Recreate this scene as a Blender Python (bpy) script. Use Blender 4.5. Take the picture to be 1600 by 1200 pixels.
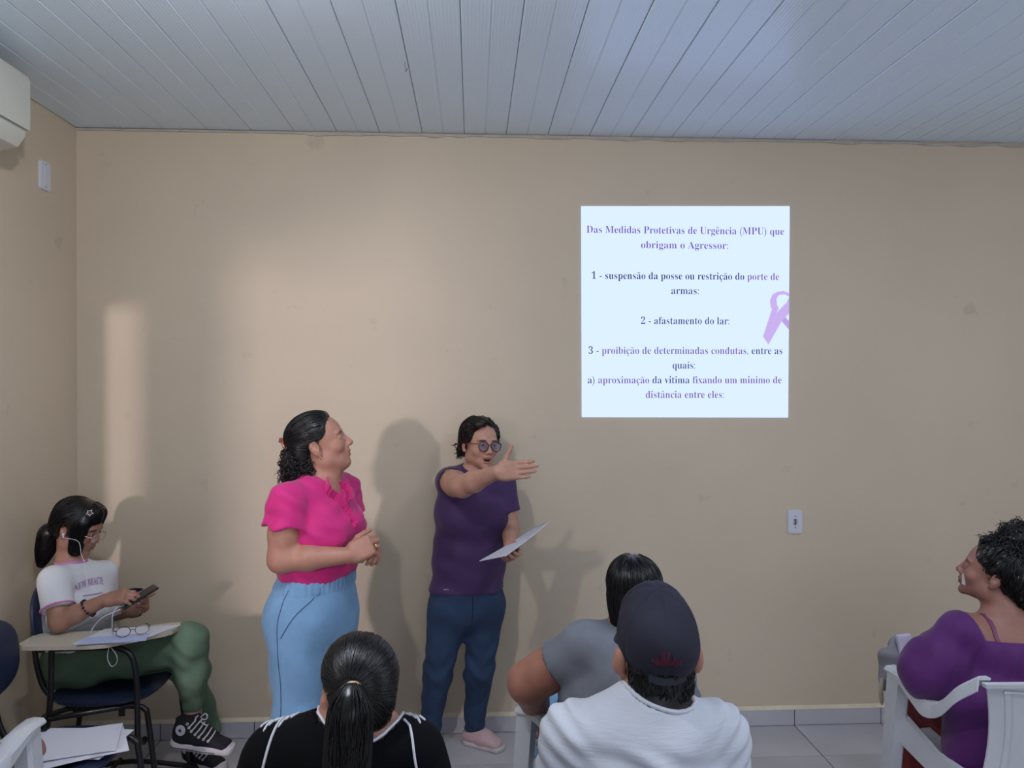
import bpy, bmesh, math, random
import numpy as np
from mathutils import Matrix, Vector
random.seed(7); rng = np.random.default_rng(7)
scene = bpy.context.scene
COL = scene.collection
for o in list(bpy.data.objects): bpy.data.objects.remove(o)

# ------------------------------------------------------------------ camera
CAM_H = 1.69; FPX = 1200.0; YAW = math.atan(62/1200); PITCH = math.atan(7/1200)
camd = bpy.data.cameras.new('camera'); camd.sensor_width = 36; camd.lens = 36*FPX/1600
camd.clip_start = 0.02
cam = bpy.data.objects.new('camera', camd); COL.objects.link(cam)
cam.location = (0, 0, CAM_H); cam.rotation_euler = (math.pi/2-PITCH, 0, -YAW)
scene.camera = cam
CAMR = cam.rotation_euler.to_matrix()
def P(px, py, Y):
    """world point seen at photo pixel (px,py) at world depth Y"""
    d = CAMR @ Vector(((px-800)/FPX, -(py-600)/FPX, -1))
    return np.array(Vector((0, 0, CAM_H)) + d*(Y/d.y))

# room extents
XL, XR, YB, YR, ZC = -1.84, 3.7, 3.68, -3.0, 2.86

# ------------------------------------------------------------------ world, lights, exposure
scene.view_settings.view_transform = 'Standard'; scene.view_settings.look = 'None'
scene.view_settings.gamma = 1; scene.view_settings.use_curve_mapping = False
scene.view_settings.exposure = 0.30
w = bpy.data.worlds.new('world'); scene.world = w; w.use_nodes = True
w.node_tree.nodes['Background'].inputs[0].default_value = (0.55, 0.68, 0.9, 1)
w.node_tree.nodes['Background'].inputs[1].default_value = 0.30
def area(name, loc, target, sx, sy, power, col):
    l = bpy.data.lights.new(name, 'AREA'); l.shape = 'RECTANGLE'; l.size = sx; l.size_y = sy
    l.energy = power; l.color = col
    o = bpy.data.objects.new(name, l); COL.objects.link(o); o.location = loc
    o.rotation_euler = (Vector(target)-Vector(loc)).to_track_quat('-Z', 'Y').to_euler(); return o
# low daylight that enters by the window and the doorway in the left wall (both out of frame)
area('daylight_door', (-2.3, -1.9, 2.03), (-1.0, 3.68, 1.5), 0.17, 0.20, 76, (1.0, 0.85, 0.92))
# bare ceiling bulb left of the camera
lb = bpy.data.lights.new('ceiling_bulb', 'POINT'); lb.energy = 35; lb.color = (0.96, 0.95, 1.0); lb.shadow_soft_size = 0.035
ob = bpy.data.objects.new('ceiling_bulb', lb); COL.objects.link(ob); ob.location = (-0.68, 1.42, 2.66)
# unseen cool overhead fill, added to light heads and shoulders from above
area('fill_overhead', (1.35, 1.25, 2.78), (1.35, 1.25, 0), 0.16, 1.25, 15, (0.80, 0.86, 1.0))
# added soft fill for ambient light, unseen, at the rear and right walls
area('fill_rear', (1.2, -2.9, 1.75), (1.0, 3.0, 2.2), 2.6, 1.3, 29, (0.80, 0.84, 1.0))
area('fill_right', (3.62, 1.3, 1.75), (0.0, 1.8, 2.3), 1.8, 1.2, 13, (0.78, 0.84, 1.0))

# ------------------------------------------------------------------ materials
def mat(name, col, rough=0.6, bump=0.0, bscale=300, var=0.0, vscale=8, metal=0.0, sheen=0.0, spec=0.5, emit=None, estr=0, stretch=None, attr=False, coat=0, trans=0, alpha=1):
    m = bpy.data.materials.new(name); m.use_nodes = True
    nt = m.node_tree; b = nt.nodes['Principled BSDF']; L = nt.links.new
    c4 = (*col, 1)
    b.inputs['Base Color'].default_value = c4; b.inputs['Roughness'].default_value = rough
    b.inputs['Metallic'].default_value = metal; b.inputs['Specular IOR Level'].default_value = spec
    if sheen: b.inputs['Sheen Weight'].default_value = sheen; b.inputs['Sheen Roughness'].default_value = 0.5
    if coat: b.inputs['Coat Weight'].default_value = coat
    if trans: b.inputs['Transmission Weight'].default_value = trans
    if alpha < 1: b.inputs['Alpha'].default_value = alpha
    if emit: b.inputs['Emission Color'].default_value = (*emit, 1); b.inputs['Emission Strength'].default_value = estr
    tc = nt.nodes.new('ShaderNodeTexCoord'); vec = tc.outputs['Object']
    if stretch:
        mp = nt.nodes.new('ShaderNodeMapping'); mp.inputs['Scale'].default_value = stretch; L(vec, mp.inputs['Vector']); vec = mp.outputs['Vector']
    src = None
    if attr:
        a = nt.nodes.new('ShaderNodeAttribute'); a.attribute_name = 'Col'; src = a.outputs['Color']
        L(src, b.inputs['Base Color'])
    if var:
        n = nt.nodes.new('ShaderNodeTexNoise'); n.inputs['Scale'].default_value = vscale; n.inputs['Detail'].default_value = 5
        L(vec, n.inputs['Vector'])
        r = nt.nodes.new('ShaderNodeMapRange'); r.inputs['From Min'].default_value = 0.3; r.inputs['From Max'].default_value = 0.7
        r.inputs['To Min'].default_value = 1-var; r.inputs['To Max'].default_value = 1+var*0.6
        L(n.outputs['Fac'], r.inputs['Value'])
        mx = nt.nodes.new('ShaderNodeMix'); mx.data_type = 'RGBA'; mx.blend_type = 'MULTIPLY'; mx.inputs['Factor'].default_value = 1
        if src: L(src, mx.inputs['A'])
        else: mx.inputs['A'].default_value = c4
        L(r.outputs['Result'], mx.inputs['B']); L(mx.outputs['Result'], b.inputs['Base Color'])
    if bump:
        n = nt.nodes.new('ShaderNodeTexNoise'); n.inputs['Scale'].default_value = bscale; n.inputs['Detail'].default_value = 3
        L(vec, n.inputs['Vector'])
        bp = nt.nodes.new('ShaderNodeBump'); bp.inputs['Strength'].default_value = bump; bp.inputs['Distance'].default_value = 0.002
        L(n.outputs['Fac'], bp.inputs['Height']); L(bp.outputs['Normal'], b.inputs['Normal'])
    return m
def srgb(r, g, b):
    f = lambda c: (c/255/12.92 if c/255 <= 0.04045 else ((c/255+0.055)/1.055)**2.4)
    return (f(r), f(g), f(b))

M = {}
M['tile'] = mat('floor_tile', (0.46, 0.45, 0.47), 0.32, var=0.16, vscale=2.2, bump=0.03, bscale=12)
M['grout'] = mat('grout', (0.06, 0.055, 0.06), 0.9)
M['skirt'] = mat('skirting_tile', (0.50, 0.49, 0.52), 0.3, var=0.08, vscale=3)
M['pvc_trim'] = mat('pvc_trim', (0.46, 0.43, 0.40), 0.5, var=0.15, vscale=20)
M['gap'] = mat('dark_gap', (0.02, 0.018, 0.016), 0.9)
M['plastic'] = mat('white_plastic', (0.62, 0.64, 0.67), 0.38, var=0.04, vscale=6)
M['switch'] = mat('switch_plastic', (0.62, 0.64, 0.70), 0.35)
M['black'] = mat('black_metal', (0.008, 0.008, 0.009), 0.32)
M['dark'] = mat('dark_hole', (0.012, 0.012, 0.012), 0.7)
M['navy'] = mat('navy_seat', (0.010, 0.017, 0.045), 0.42, bump=0.05, bscale=400)
M['paper'] = mat('paper', (0.66, 0.67, 0.74), 0.8, var=0.03, vscale=3)
M['ac'] = mat('ac_plastic', (0.62, 0.63, 0.56), 0.42, var=0.03, vscale=2)
M['gold'] = mat('gold', (0.75, 0.5, 0.2), 0.25, metal=1)
M['steel'] = mat('steel', (0.45, 0.45, 0.47), 0.25, metal=1)

# wall paint: cream with faint roller mottling and scuffs
def wall_material():
    m = mat('cream_wall', (0.60, 0.49, 0.345), 0.62, bump=0.10, bscale=60)
    nt = m.node_tree; L = nt.links.new; b = nt.nodes['Principled BSDF']
    tc = nt.nodes.new('ShaderNodeTexCoord')
    n1 = nt.nodes.new('ShaderNodeTexNoise'); n1.inputs['Scale'].default_value = 1.3; n1.inputs['Detail'].default_value = 6
    L(tc.outputs['Object'], n1.inputs['Vector'])
    r1 = nt.nodes.new('ShaderNodeMapRange'); r1.inputs['From Min'].default_value = .3; r1.inputs['From Max'].default_value = .7
    r1.inputs['To Min'].default_value = .95; r1.inputs['To Max'].default_value = 1.04; L(n1.outputs['Fac'], r1.inputs['Value'])
    n2 = nt.nodes.new('ShaderNodeTexNoise'); n2.inputs['Scale'].default_value = 5.5; n2.inputs['Detail'].default_value = 4; n2.inputs['Roughness'].default_value = .6
    L(tc.outputs['Object'], n2.inputs['Vector'])
    r2 = nt.nodes.new('ShaderNodeMapRange'); r2.inputs['From Min'].default_value = .66; r2.inputs['From Max'].default_value = .78
    r2.inputs['To Min'].default_value = 1; r2.inputs['To Max'].default_value = .80; L(n2.outputs['Fac'], r2.inputs['Value'])
    mu = nt.nodes.new('ShaderNodeMath'); mu.operation = 'MULTIPLY'; L(r1.outputs['Result'], mu.inputs[0]); L(r2.outputs['Result'], mu.inputs[1])
    mx = nt.nodes.new('ShaderNodeMix'); mx.data_type = 'RGBA'; mx.blend_type = 'MULTIPLY'; mx.inputs['Factor'].default_value = 1
    mx.inputs['A'].default_value = (0.60, 0.505, 0.375, 1); L(mu.outputs[0], mx.inputs['B']); L(mx.outputs['Result'], b.inputs['Base Color'])
    return m
M['wall'] = wall_material()
# white PVC ceiling board with fine ribs along its length
def pvc_material():
    m = mat('pvc_board', (0.66, 0.80, 0.92), 0.23)
    nt = m.node_tree; L = nt.links.new; b = nt.nodes['Principled BSDF']
    tc = nt.nodes.new('ShaderNodeTexCoord'); wv = nt.nodes.new('ShaderNodeTexWave'); wv.bands_direction = 'X'
    wv.inputs['Scale'].default_value = 26; L(tc.outputs['Object'], wv.inputs['Vector'])
    bp = nt.nodes.new('ShaderNodeBump'); bp.inputs['Strength'].default_value = .25; bp.inputs['Distance'].default_value = .0012
    L(wv.outputs['Fac'], bp.inputs['Height']); L(bp.outputs['Normal'], b.inputs['Normal'])
    return m
M['pvc'] = pvc_material()

# ------------------------------------------------------------------ object helpers
def link(o, parent=None):
    COL.objects.link(o)
    if parent is not None: o.parent = parent
    return o
def meshobj(name, V, Fc, m, parent=None, smooth=False, col=None, auto=None):
    me = bpy.data.meshes.new(name)
    V = np.asarray(V, dtype=np.float32)
    if isinstance(Fc, np.ndarray):
        n, k = Fc.shape
        me.vertices.add(len(V)); me.vertices.foreach_set('co', V.ravel())
        me.loops.add(n*k); me.loops.foreach_set('vertex_index', Fc.astype(np.int32).ravel())
        me.polygons.add(n); me.polygons.foreach_set('loop_start', np.arange(0, n*k, k, dtype=np.int32))
        me.polygons.foreach_set('loop_total', np.full(n, k, dtype=np.int32))
        me.update(calc_edges=True); me.validate()
    else:
        me.from_pydata([tuple(v) for v in V], [], Fc); me.update()
    if smooth: me.polygons.foreach_set('use_smooth', np.ones(len(me.polygons), dtype=bool))
    if col is not None:
        a = me.color_attributes.new('Col', 'FLOAT_COLOR', 'POINT')
        c = np.ones((len(V), 4), dtype=np.float32); c[:, :3] = col; a.data.foreach_set('color', c.ravel())
    me.materials.append(m)
    o = bpy.data.objects.new(name, me); link(o, parent)
    return o
def tag(o, label=None, cat=None, group=None, kind=None):
    if label: o['label'] = label
    if cat: o['category'] = cat
    if group: o['group'] = group
    if kind: o['kind'] = kind
    return o
def empty(name, loc=(0, 0, 0), label=None, cat=None, group=None, rz=0):
    o = bpy.data.objects.new(name, None); o.location = tuple(loc); o.rotation_euler = (0, 0, rz); COL.objects.link(o)
    o.empty_display_size = .1
    return tag(o, label, cat, group)
def setparent(child, parent):
    child.parent = parent; child.matrix_parent_inverse = Matrix.Translation(parent.location).inverted() if parent.rotation_euler.z == 0 else parent.matrix_basis.inverted()
class MB:
    def __init__(s): s.v = []; s.f = []
    def add(s, V, Fc):
        n = len(s.v); s.v += [tuple(x) for x in V]; s.f += [tuple(i+n for i in f) for f in Fc]; return s
    def box(s, c, h, R=None, bevel=0.0):
        bm = bmesh.new(); bmesh.ops.create_cube(bm, size=2)
        for v in bm.verts: v.co = Vector((v.co.x*h[0], v.co.y*h[1], v.co.z*h[2]))
        if bevel: bmesh.ops.bevel(bm, geom=bm.edges[:], offset=bevel, segments=2, profile=.6, affect='EDGES')
        Rm = Matrix(R) if R is not None else Matrix.Identity(3)
        for v in bm.verts: v.co = Rm @ v.co + Vector(tuple(c))
        bm.verts.index_update()
        s.add([v.co[:] for v in bm.verts], [[v.index for v in f.verts] for f in bm.faces]); bm.free(); return s
    def tube(s, pts, r, n=10, closed=False, cap=True):
        pts = [Vector(tuple(p)) for p in pts]; N = len(pts)
        rr = r if hasattr(r, '__len__') else [r]*N
        t0 = (pts[1]-pts[0]).normalized(); up = Vector((0, 0, 1)) if abs(t0.z) < .9 else Vector((1, 0, 0))
        u = t0.cross(up).normalized(); V = []
        for i, p in enumerate(pts):
            a = pts[(i-1) % N] if (closed or i > 0) else p; b = pts[(i+1) % N] if (closed or i < N-1) else p
            t = (b-a).normalized(); u = (u - t*u.dot(t)).normalized(); w_ = t.cross(u)
            for k in range(n):
                an = 2*math.pi*k/n; V.append(p + (u*math.cos(an)+w_*math.sin(an))*rr[i])
        Fc = []
        for i in range(N if closed else N-1):
            for k in range(n):
                j = (i+1) % N
                Fc.append((i*n+k, i*n+(k+1) % n, j*n+(k+1) % n, j*n+k))
        if cap and not closed: Fc.append(tuple(range(n-1, -1, -1))); Fc.append(tuple((N-1)*n+k for k in range(n)))
        return s.add(V, Fc)
    def lathe(s, prof, c=(0, 0, 0), n=24, R=None):
        Rm = Matrix(R) if R is not None else Matrix.Identity(3); V = []; Fc = []
        for (r, z) in prof:
            for k in range(n):
                an = 2*math.pi*k/n; V.append(Rm @ Vector((r*math.cos(an), r*math.sin(an), z)) + Vector(tuple(c)))
        for i in range(len(prof)-1):
            for k in range(n): Fc.append((i*n+k, i*n+(k+1) % n, (i+1)*n+(k+1) % n, (i+1)*n+k))
        return s.add(V, Fc)
    def prism(s, poly, z0, z1, T=lambda p: p):
        n = len(poly); V = [T((x, y, z0)) for x, y in poly]+[T((x, y, z1)) for x, y in poly]
        Fc = [tuple(range(n-1, -1, -1)), tuple(range(n, 2*n))]+[(i, (i+1) % n, n+(i+1) % n, n+i) for i in range(n)]
        return s.add(V, Fc)
    def build(s, name, m, parent=None, smooth=False, origin=None):
        V = np.array([tuple(x) for x in s.v])
        o = meshobj(name, V, s.f, m, None, smooth)
        if smooth:
            o.data.set_sharp_from_angle(angle=math.radians(42))
        if parent is not None: setparent(o, parent)
        return o
def bez(pts, n=8):
    """Catmull-Rom through points"""
    p = [np.array(x, float) for x in pts]; p = [2*p[0]-p[1]]+p+[2*p[-1]-p[-2]]; out = []
    for i in range(1, len(p)-2):
        for k in range(n):
            t = k/n; a, b, c, d = p[i-1:i+3]
            out.append(.5*((2*b)+(c-a)*t+(2*a-5*b+4*c-d)*t*t+(3*b-a-3*c+d)*t**3))
    out.append(p[-2]); return out

# ------------------------------------------------------------------ implicit-surface modelling (bodies, cloth, hair)
def N3(v): v = np.asarray(v, float); return v/np.linalg.norm(v)
def frame(fwd, up=(0, 0, 1)):
    """columns: right, forward, up"""
    y = N3(fwd); x = N3(np.cross(y, up)); z = np.cross(x, y); return np.stack([x, y, z], 1)
def nrm(v): return np.sqrt(np.einsum('ij,ij->i', v, v))
def smin(a, b, k):
    if k <= 0: return np.minimum(a, b)
    h = np.clip(.5+.5*(b-a)/k, 0, 1); return b*(1-h)+a*h-k*h*(1-h)
class F:
    def __init__(s): s.ops = []; s.margin = 0.0
    def _p(s, fn, c, r, k, op): s.ops.append((op, fn, np.asarray(c, float), float(r), k)); return s
    def cone(s, a, b, ra, rb, k=.02, op='u'):
        a = np.asarray(a, float); b = np.asarray(b, float); ba = b-a; L2 = max(ba@ba, 1e-9)
        def fn(p):
            t = np.clip(((p-a)@ba)/L2, 0, 1)
            return nrm(p-a-t[:, None]*ba)-(ra+t*(rb-ra))
        return s._p(fn, (a+b)/2, np.sqrt(L2)/2+max(ra, rb), k, op)
    def chain(s, pts, rs, k=.015):
        for i in range(len(pts)-1): s.cone(pts[i], pts[i+1], rs[i], rs[i+1], k)
        return s
    def flat(s, a, b, u, r0, r1, k=.03, op='u'):
        """elliptic cone: u = side axis, r=(half width along u, half depth)"""
        a = np.asarray(a, float); b = np.asarray(b, float); ba = b-a; Ln = np.linalg.norm(ba); ax = ba/Ln
        u = np.asarray(u, float); u = N3(u-ax*(u@ax)); n = np.cross(ax, u)
        def fn(p):
            q = p-a; t = np.clip((q@ax)/Ln, 0, 1); v = q-t[:, None]*ba
            rx = r0[0]+t*(r1[0]-r0[0]); ry = r0[1]+t*(r1[1]-r0[1]); rm = np.minimum(rx, ry)
            vx = v@u; vn = v@n; va = v@ax
            k0 = np.sqrt((vx/rx)**2+(vn/ry)**2+(va/rm)**2)
            k1 = np.sqrt((vx/rx**2)**2+(vn/ry**2)**2+(va/rm**2)**2)+1e-9
            return np.where(k0 < .3, -rm*.7, k0*(k0-1)/k1)
        return s._p(fn, (a+b)/2, Ln/2+max(*r0, *r1), k, op)
    def ell(s, c, r, R=None, k=.02, op='u'):
        c = np.asarray(c, float); r = np.asarray(r, float); R = np.eye(3) if R is None else R
        def fn(p):
            q = (p-c)@R; q = q/r; k0 = nrm(q); k1 = nrm(q/r)+1e-9
            return np.where(k0 < .3, -r.min()*.7, k0*(k0-1)/k1)
        return s._p(fn, c, r.max(), k, op)
    def box(s, c, h, R=None, rad=.01, k=.01, op='u'):
        c = np.asarray(c, float); h = np.asarray(h, float)-rad; R = np.eye(3) if R is None else R
        def fn(p):
            q = np.abs((p-c)@R)-h
            return np.linalg.norm(np.maximum(q, 0), axis=1)+np.minimum(q.max(1), 0)-rad
        return s._p(fn, c, np.linalg.norm(h)+rad, k, op)
    def cut(s, p0, n, k=0.004):
        """keep the side where (p-p0).n < 0"""
        p0 = np.asarray(p0, float); n = N3(n)
        return s._p(lambda p: (p-p0)@n, p0, 1e6, k, 'i')
    def fn(s, f, op='d', k=0, c=(0, 0, 0), r=1e6): return s._p(f, c, r, k, op)
    def ev(s, p, c=None, r=None):
        d = np.full(len(p), 1.0)
        if c is not None:
            if getattr(s, '_n', -1) != len(s.ops):
                s._n = len(s.ops); s._c = np.array([o[2] for o in s.ops]); s._r = np.array([o[3]+max(.05, 2*o[4]) for o in s.ops])
            dc = s._c-c; idx = np.nonzero(np.einsum('ij,ij->i', dc, dc) < (s._r+r)**2)[0]
            ops = [s.ops[i] for i in idx]
        else: ops = s.ops
        for op, fn, pc, pr, k in ops:
            x = fn(p)
            if op == 'u': d = smin(d, x, k)
            elif op == 's': d = -smin(-d, x, k)
            elif op == 'i': d = -smin(-d, -x, k)
            elif op == 'd': d = d+x
        return d
    def sub(s, g, k=.01, op='u'):
        """blend another field in"""
        lo, hi = g.bounds(); return s._p(g.ev, (lo+hi)/2, np.linalg.norm(hi-lo)/2, k, op)
    def grad(s, p, e=.002):
        g = np.stack([s.ev(p+np.eye(3)[i]*e)-s.ev(p-np.eye(3)[i]*e) for i in range(3)], 1)
        return g/(np.linalg.norm(g, axis=1, keepdims=True)+1e-9)
    def bounds(s):
        lo = np.full(3, 1e9); hi = -lo
        for op, fn, pc, pr, k in s.ops:
            if op == 'u' and pr < 1e5: lo = np.minimum(lo, pc-pr); hi = np.maximum(hi, pc+pr)
        return lo-.02, hi+.02
    def mesh(s, h, lo=None, hi=None):
        l0, h0 = s.bounds()
        lo = l0 if lo is None else np.maximum(lo, l0); hi = h0 if hi is None else np.minimum(hi, h0)
        n = np.maximum(np.ceil((hi-lo)/h).astype(int)+1, 4); C = 16
        vals = np.full(n, 1.0, dtype=np.float32)
        ax = [lo[i]+h*np.arange(n[i]) for i in range(3)]
        def job(ijk):
            i, j, k = ijk
            xs, ys, zs = ax[0][i:i+C], ax[1][j:j+C], ax[2][k:k+C]
            c = np.array([(xs[0]+xs[-1])/2, (ys[0]+ys[-1])/2, (zs[0]+zs[-1])/2])
            r = .5*h*math.sqrt(len(xs)**2+len(ys)**2+len(zs)**2)
            dc = s.ev(c[None], c, r)[0]
            if abs(dc) > 1.7*r+.01+s.margin:
                vals[i:i+C, j:j+C, k:k+C] = dc; return
            g = np.stack(np.meshgrid(xs, ys, zs, indexing='ij'), -1).reshape(-1, 3)
            vals[i:i+C, j:j+C, k:k+C] = s.ev(g, c, r).reshape(len(xs), len(ys), len(zs))
        for ijk in [(i, j, k) for i in range(0, n[0], C) for j in range(0, n[1], C) for k in range(0, n[2], C)]: job(ijk)
        return nets(vals, lo, h)
def nets(v, lo, h):
    s = v < 0; n = np.array(v.shape)
    a = s[:-1, :-1, :-1].astype(np.int8)
    cnt = np.zeros(n-1, np.int8)
    for dx in (0, 1):
        for dy in (0, 1):
            for dz in (0, 1): cnt += s[dx:n[0]-1+dx, dy:n[1]-1+dy, dz:n[2]-1+dz]
    act = (cnt > 0) & (cnt < 8); idx = np.argwhere(act)
    ids = np.full(n-1, -1, np.int64); ids[act] = np.arange(len(idx))
    acc = np.zeros((len(idx), 3)); num = np.zeros(len(idx))
    cor = np.array([[x, y, z] for x in (0, 1) for y in (0, 1) for z in (0, 1)])
    cv = np.stack([v[idx[:, 0]+c[0], idx[:, 1]+c[1], idx[:, 2]+c[2]] for c in cor], 1).astype(float)
    for i in range(8):
        for j in range(i+1, 8):
            if np.abs(cor[i]-cor[j]).sum() != 1: continue
            m = (cv[:, i] < 0) != (cv[:, j] < 0)
            t = cv[m, i]/(cv[m, i]-cv[m, j])
            acc[m] += cor[i]+t[:, None]*(cor[j]-cor[i]); num[m] += 1
    V = lo+h*(idx+acc/num[:, None])
    Q = []
    for axis in range(3):
        o1, o2 = (axis+1) % 3, (axis+2) % 3
        sl0 = [slice(None)]*3; sl1 = [slice(None)]*3
        sl0[axis] = slice(0, -1); sl1[axis] = slice(1, None)
        A = s[tuple(sl0)]; B = s[tuple(sl1)]
        e = np.argwhere(A != B)
        e = e[(e[:, o1] > 0) & (e[:, o2] > 0) & (e[:, o1] < n[o1]-1) & (e[:, o2] < n[o2]-1)]
        if not len(e): continue
        flip = A[e[:, 0], e[:, 1], e[:, 2]]
        def cell(d1, d2):
            c = e.copy(); c[:, o1] -= d1; c[:, o2] -= d2; return ids[c[:, 0], c[:, 1], c[:, 2]]
        q = np.stack([cell(1, 1), cell(0, 1), cell(0, 0), cell(1, 0)], 1)
        q[~flip] = q[~flip][:, ::-1]; Q.append(q)
    return V, (np.concatenate(Q) if Q else np.zeros((0, 4), int))
def crop(V, Q, keep):
    c = V[Q].mean(1); Q = Q[keep(c)]; u, inv = np.unique(Q, return_inverse=True); return V[u], inv.reshape(Q.shape)
def join(parts):
    Vs, Qs, n = [], [], 0
    for V, Q in parts: Vs.append(V); Qs.append(Q+n); n += len(V)
    return np.concatenate(Vs), np.concatenate(Qs)
def multires(f, h, boxes, hf):
    """coarse mesh of the whole field, fine mesh inside boxes [(lo,hi)]"""
    def inb(c, g=0.0):
        m = np.zeros(len(c), bool)
        for lo, hi in boxes: m |= ((c > np.asarray(lo)-g) & (c < np.asarray(hi)+g)).all(1)
        return m
    V, Q = f.mesh(h); parts = [crop(V, Q, lambda c: ~inb(c, -h))]
    for lo, hi in boxes: parts.append(f.mesh(hf, np.asarray(lo)-hf*2, np.asarray(hi)+hf*2))
    return join(parts)
def sdfobj(name, f, h, m, root, col=None, boxes=None, hf=None):
    V, Q = multires(f, h, boxes, hf) if boxes else f.mesh(h)
    c = col(V) if callable(col) else col
    o = meshobj(name, V, Q, m, None, True, c); setparent(o, root); return o
def wob(p, k, a, seed=0.0):
    """cheap folded noise"""
    x, y, z = p[:, 0]*k[0], p[:, 1]*k[1], p[:, 2]*k[2]
    return a*(np.sin(x+1.7*np.sin(.6*y+seed)+1.1*np.sin(.8*z+2*seed))*np.sin(y*.9+1.3*np.sin(.7*z+seed)+.5*seed)+.6*np.sin(z*1.1+1.9*np.sin(.5*x+seed)+1.2*np.sin(.6*y)))
def strands(f, starts, dirfn, nst, step, off, r0, r1, jit=0.15, lift=None):
    """hair strands that follow a surface; returns V,Q of 3-sided tubes"""
    p = np.array(starts, float); S = len(p); path = []; offs = off*(.2+1.0*rng.random(S))
    jv = rng.normal(0, jit, (S, 3))
    for i in range(nst):
        n = f.grad(p); d = f.ev(p)
        p = p-n*(d-offs)[:, None]
        path.append((p.copy(), n))
        t = dirfn(p, i)+jv*np.linalg.norm(dirfn(p, i), axis=1, keepdims=True)
        if i % 3 == 2: jv = jv*.6+rng.normal(0, jit*.5, (S, 3))
        t = t-n*(t*n).sum(1, keepdims=True); ln = np.linalg.norm(t, axis=1, keepdims=True)
        p = p+t/(ln+1e-9)*np.minimum(step, ln)
    X = np.stack([a for a, b in path], 1); Nn = np.stack([b for a, b in path], 1)
    return tubes(X, Nn, r0, r1)
def tubes(X, Nn, r0, r1):
    S, T, _ = X.shape
    D = np.gradient(X, axis=1); D /= np.linalg.norm(D, axis=2, keepdims=True)+1e-9
    B = np.cross(D, Nn); B /= np.linalg.norm(B, axis=2, keepdims=True)+1e-9; C = np.cross(B, D)
    tt = np.linspace(0, 1, T); r = (r0+(r1-r0)*tt)*np.clip(np.minimum(tt*6+.25, (1-tt)*5+.15), 0, 1)
    ring = np.stack([X+r[None, :, None]*(math.cos(a)*B+math.sin(a)*C) for a in (math.pi/2, math.pi*7/6, math.pi*11/6)], 2)
    V = ring.reshape(-1, 3)
    s, t, k = np.meshgrid(np.arange(S), np.arange(T-1), np.arange(3), indexing='ij')
    i0 = (s*T+t)*3; q = np.stack([i0+k, i0+(k+1) % 3, i0+3+(k+1) % 3, i0+3+k], -1).reshape(-1, 4)
    return V, q
def curls(roots, dirs, length, rad, turns, n=14, grav=0.0, r0=.0025, r1=.0012, spread=.3):
    """corkscrew locks"""
    S = len(roots); t = np.linspace(0, 1, n); X = np.zeros((S, n, 3)); Nn = np.zeros((S, n, 3))
    for i in range(S):
        d = N3(np.asarray(dirs[i])+rng.normal(0, spread, 3)); L = length*(.6+.7*rng.random()); u = N3(np.cross(d, rng.normal(0, 1, 3))); v = np.cross(d, u)
        ph = rng.random()*6.28; tu = turns*(.7+.6*rng.random()); rr = rad*(.5+rng.random())
        base = np.asarray(roots[i])[None]+d[None]*(L*t[:, None])+np.array([0, 0, -1.])[None]*(grav*L*t[:, None]**2)
        an = ph+2*math.pi*tu*t; am = rr*np.minimum(1, t*4)
        off = u[None]*(np.cos(an)*am)[:, None]+v[None]*(np.sin(an)*am)[:, None]
        X[i] = base+off; Nn[i] = u[None]*np.cos(an)[:, None]+v[None]*np.sin(an)[:, None]+1e-3
    return tubes(X, Nn, r0, r1)
# ================================================================== the room
def wall_grid(name, us, vs, holes, T, thick):
    """sheet of quads over the grid us x vs without the cells in holes, thickened by thick along T's third axis"""
    nu, nv = len(us), len(vs); V = []; Fc = []
    cells = {(i, j) for i in range(nu-1) for j in range(nv-1)} - set(holes)
    for k in (0, thick):
        for u in us:
            for v in vs: V.append(T(u, v, k))
    def vid(i, j, s): return s*nu*nv+i*nv+j
    for (i, j) in cells:
        a = (vid(i, j, 0), vid(i+1, j, 0), vid(i+1, j+1, 0), vid(i, j+1, 0)); Fc.append(a)
        b = (vid(i, j, 1), vid(i, j+1, 1), vid(i+1, j+1, 1), vid(i+1, j, 1)); Fc.append(b)
        for (di, dj, e0, e1) in ((-1, 0, (i, j), (i, j+1)), (1, 0, (i+1, j+1), (i+1, j)), (0, -1, (i+1, j), (i, j)), (0, 1, (i, j+1), (i+1, j+1))):
            if (i+di, j+dj) not in cells:
                Fc.append((vid(*e0, 0), vid(*e1, 0), vid(*e1, 1), vid(*e0, 1)))
    o = meshobj(name, V, Fc, M['wall']); tag(o, kind='structure')
    return o
wall_back = wall_grid('wall_back', [XL-.02, XR+.02], [-.02, ZC+.05], [], lambda u, v, k: (u, YB+k, v), .1)
wall_left = wall_grid('wall_left', [YR, -.82, .28, 1.40, 2.42, YB], [-.02, .95, 2.03, 2.12, ZC+.05],
                      [(1, 0), (1, 1), (1, 2), (3, 1)], lambda u, v, k: (XL-k, u, v), .02)
wall_right = wall_grid('wall_right', [YR, .3, 2.3, YB], [-.02, 1.1, 2.4, ZC+.05], [(1, 1)], lambda u, v, k: (XR+k, u, v), .1)
wall_rear = wall_grid('wall_rear', [XL-.02, -.3, 2.7, XR+.02], [-.02, 1.0, 2.5, ZC+.05], [(1, 1)], lambda u, v, k: (u, YR-k, v), .1)

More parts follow.
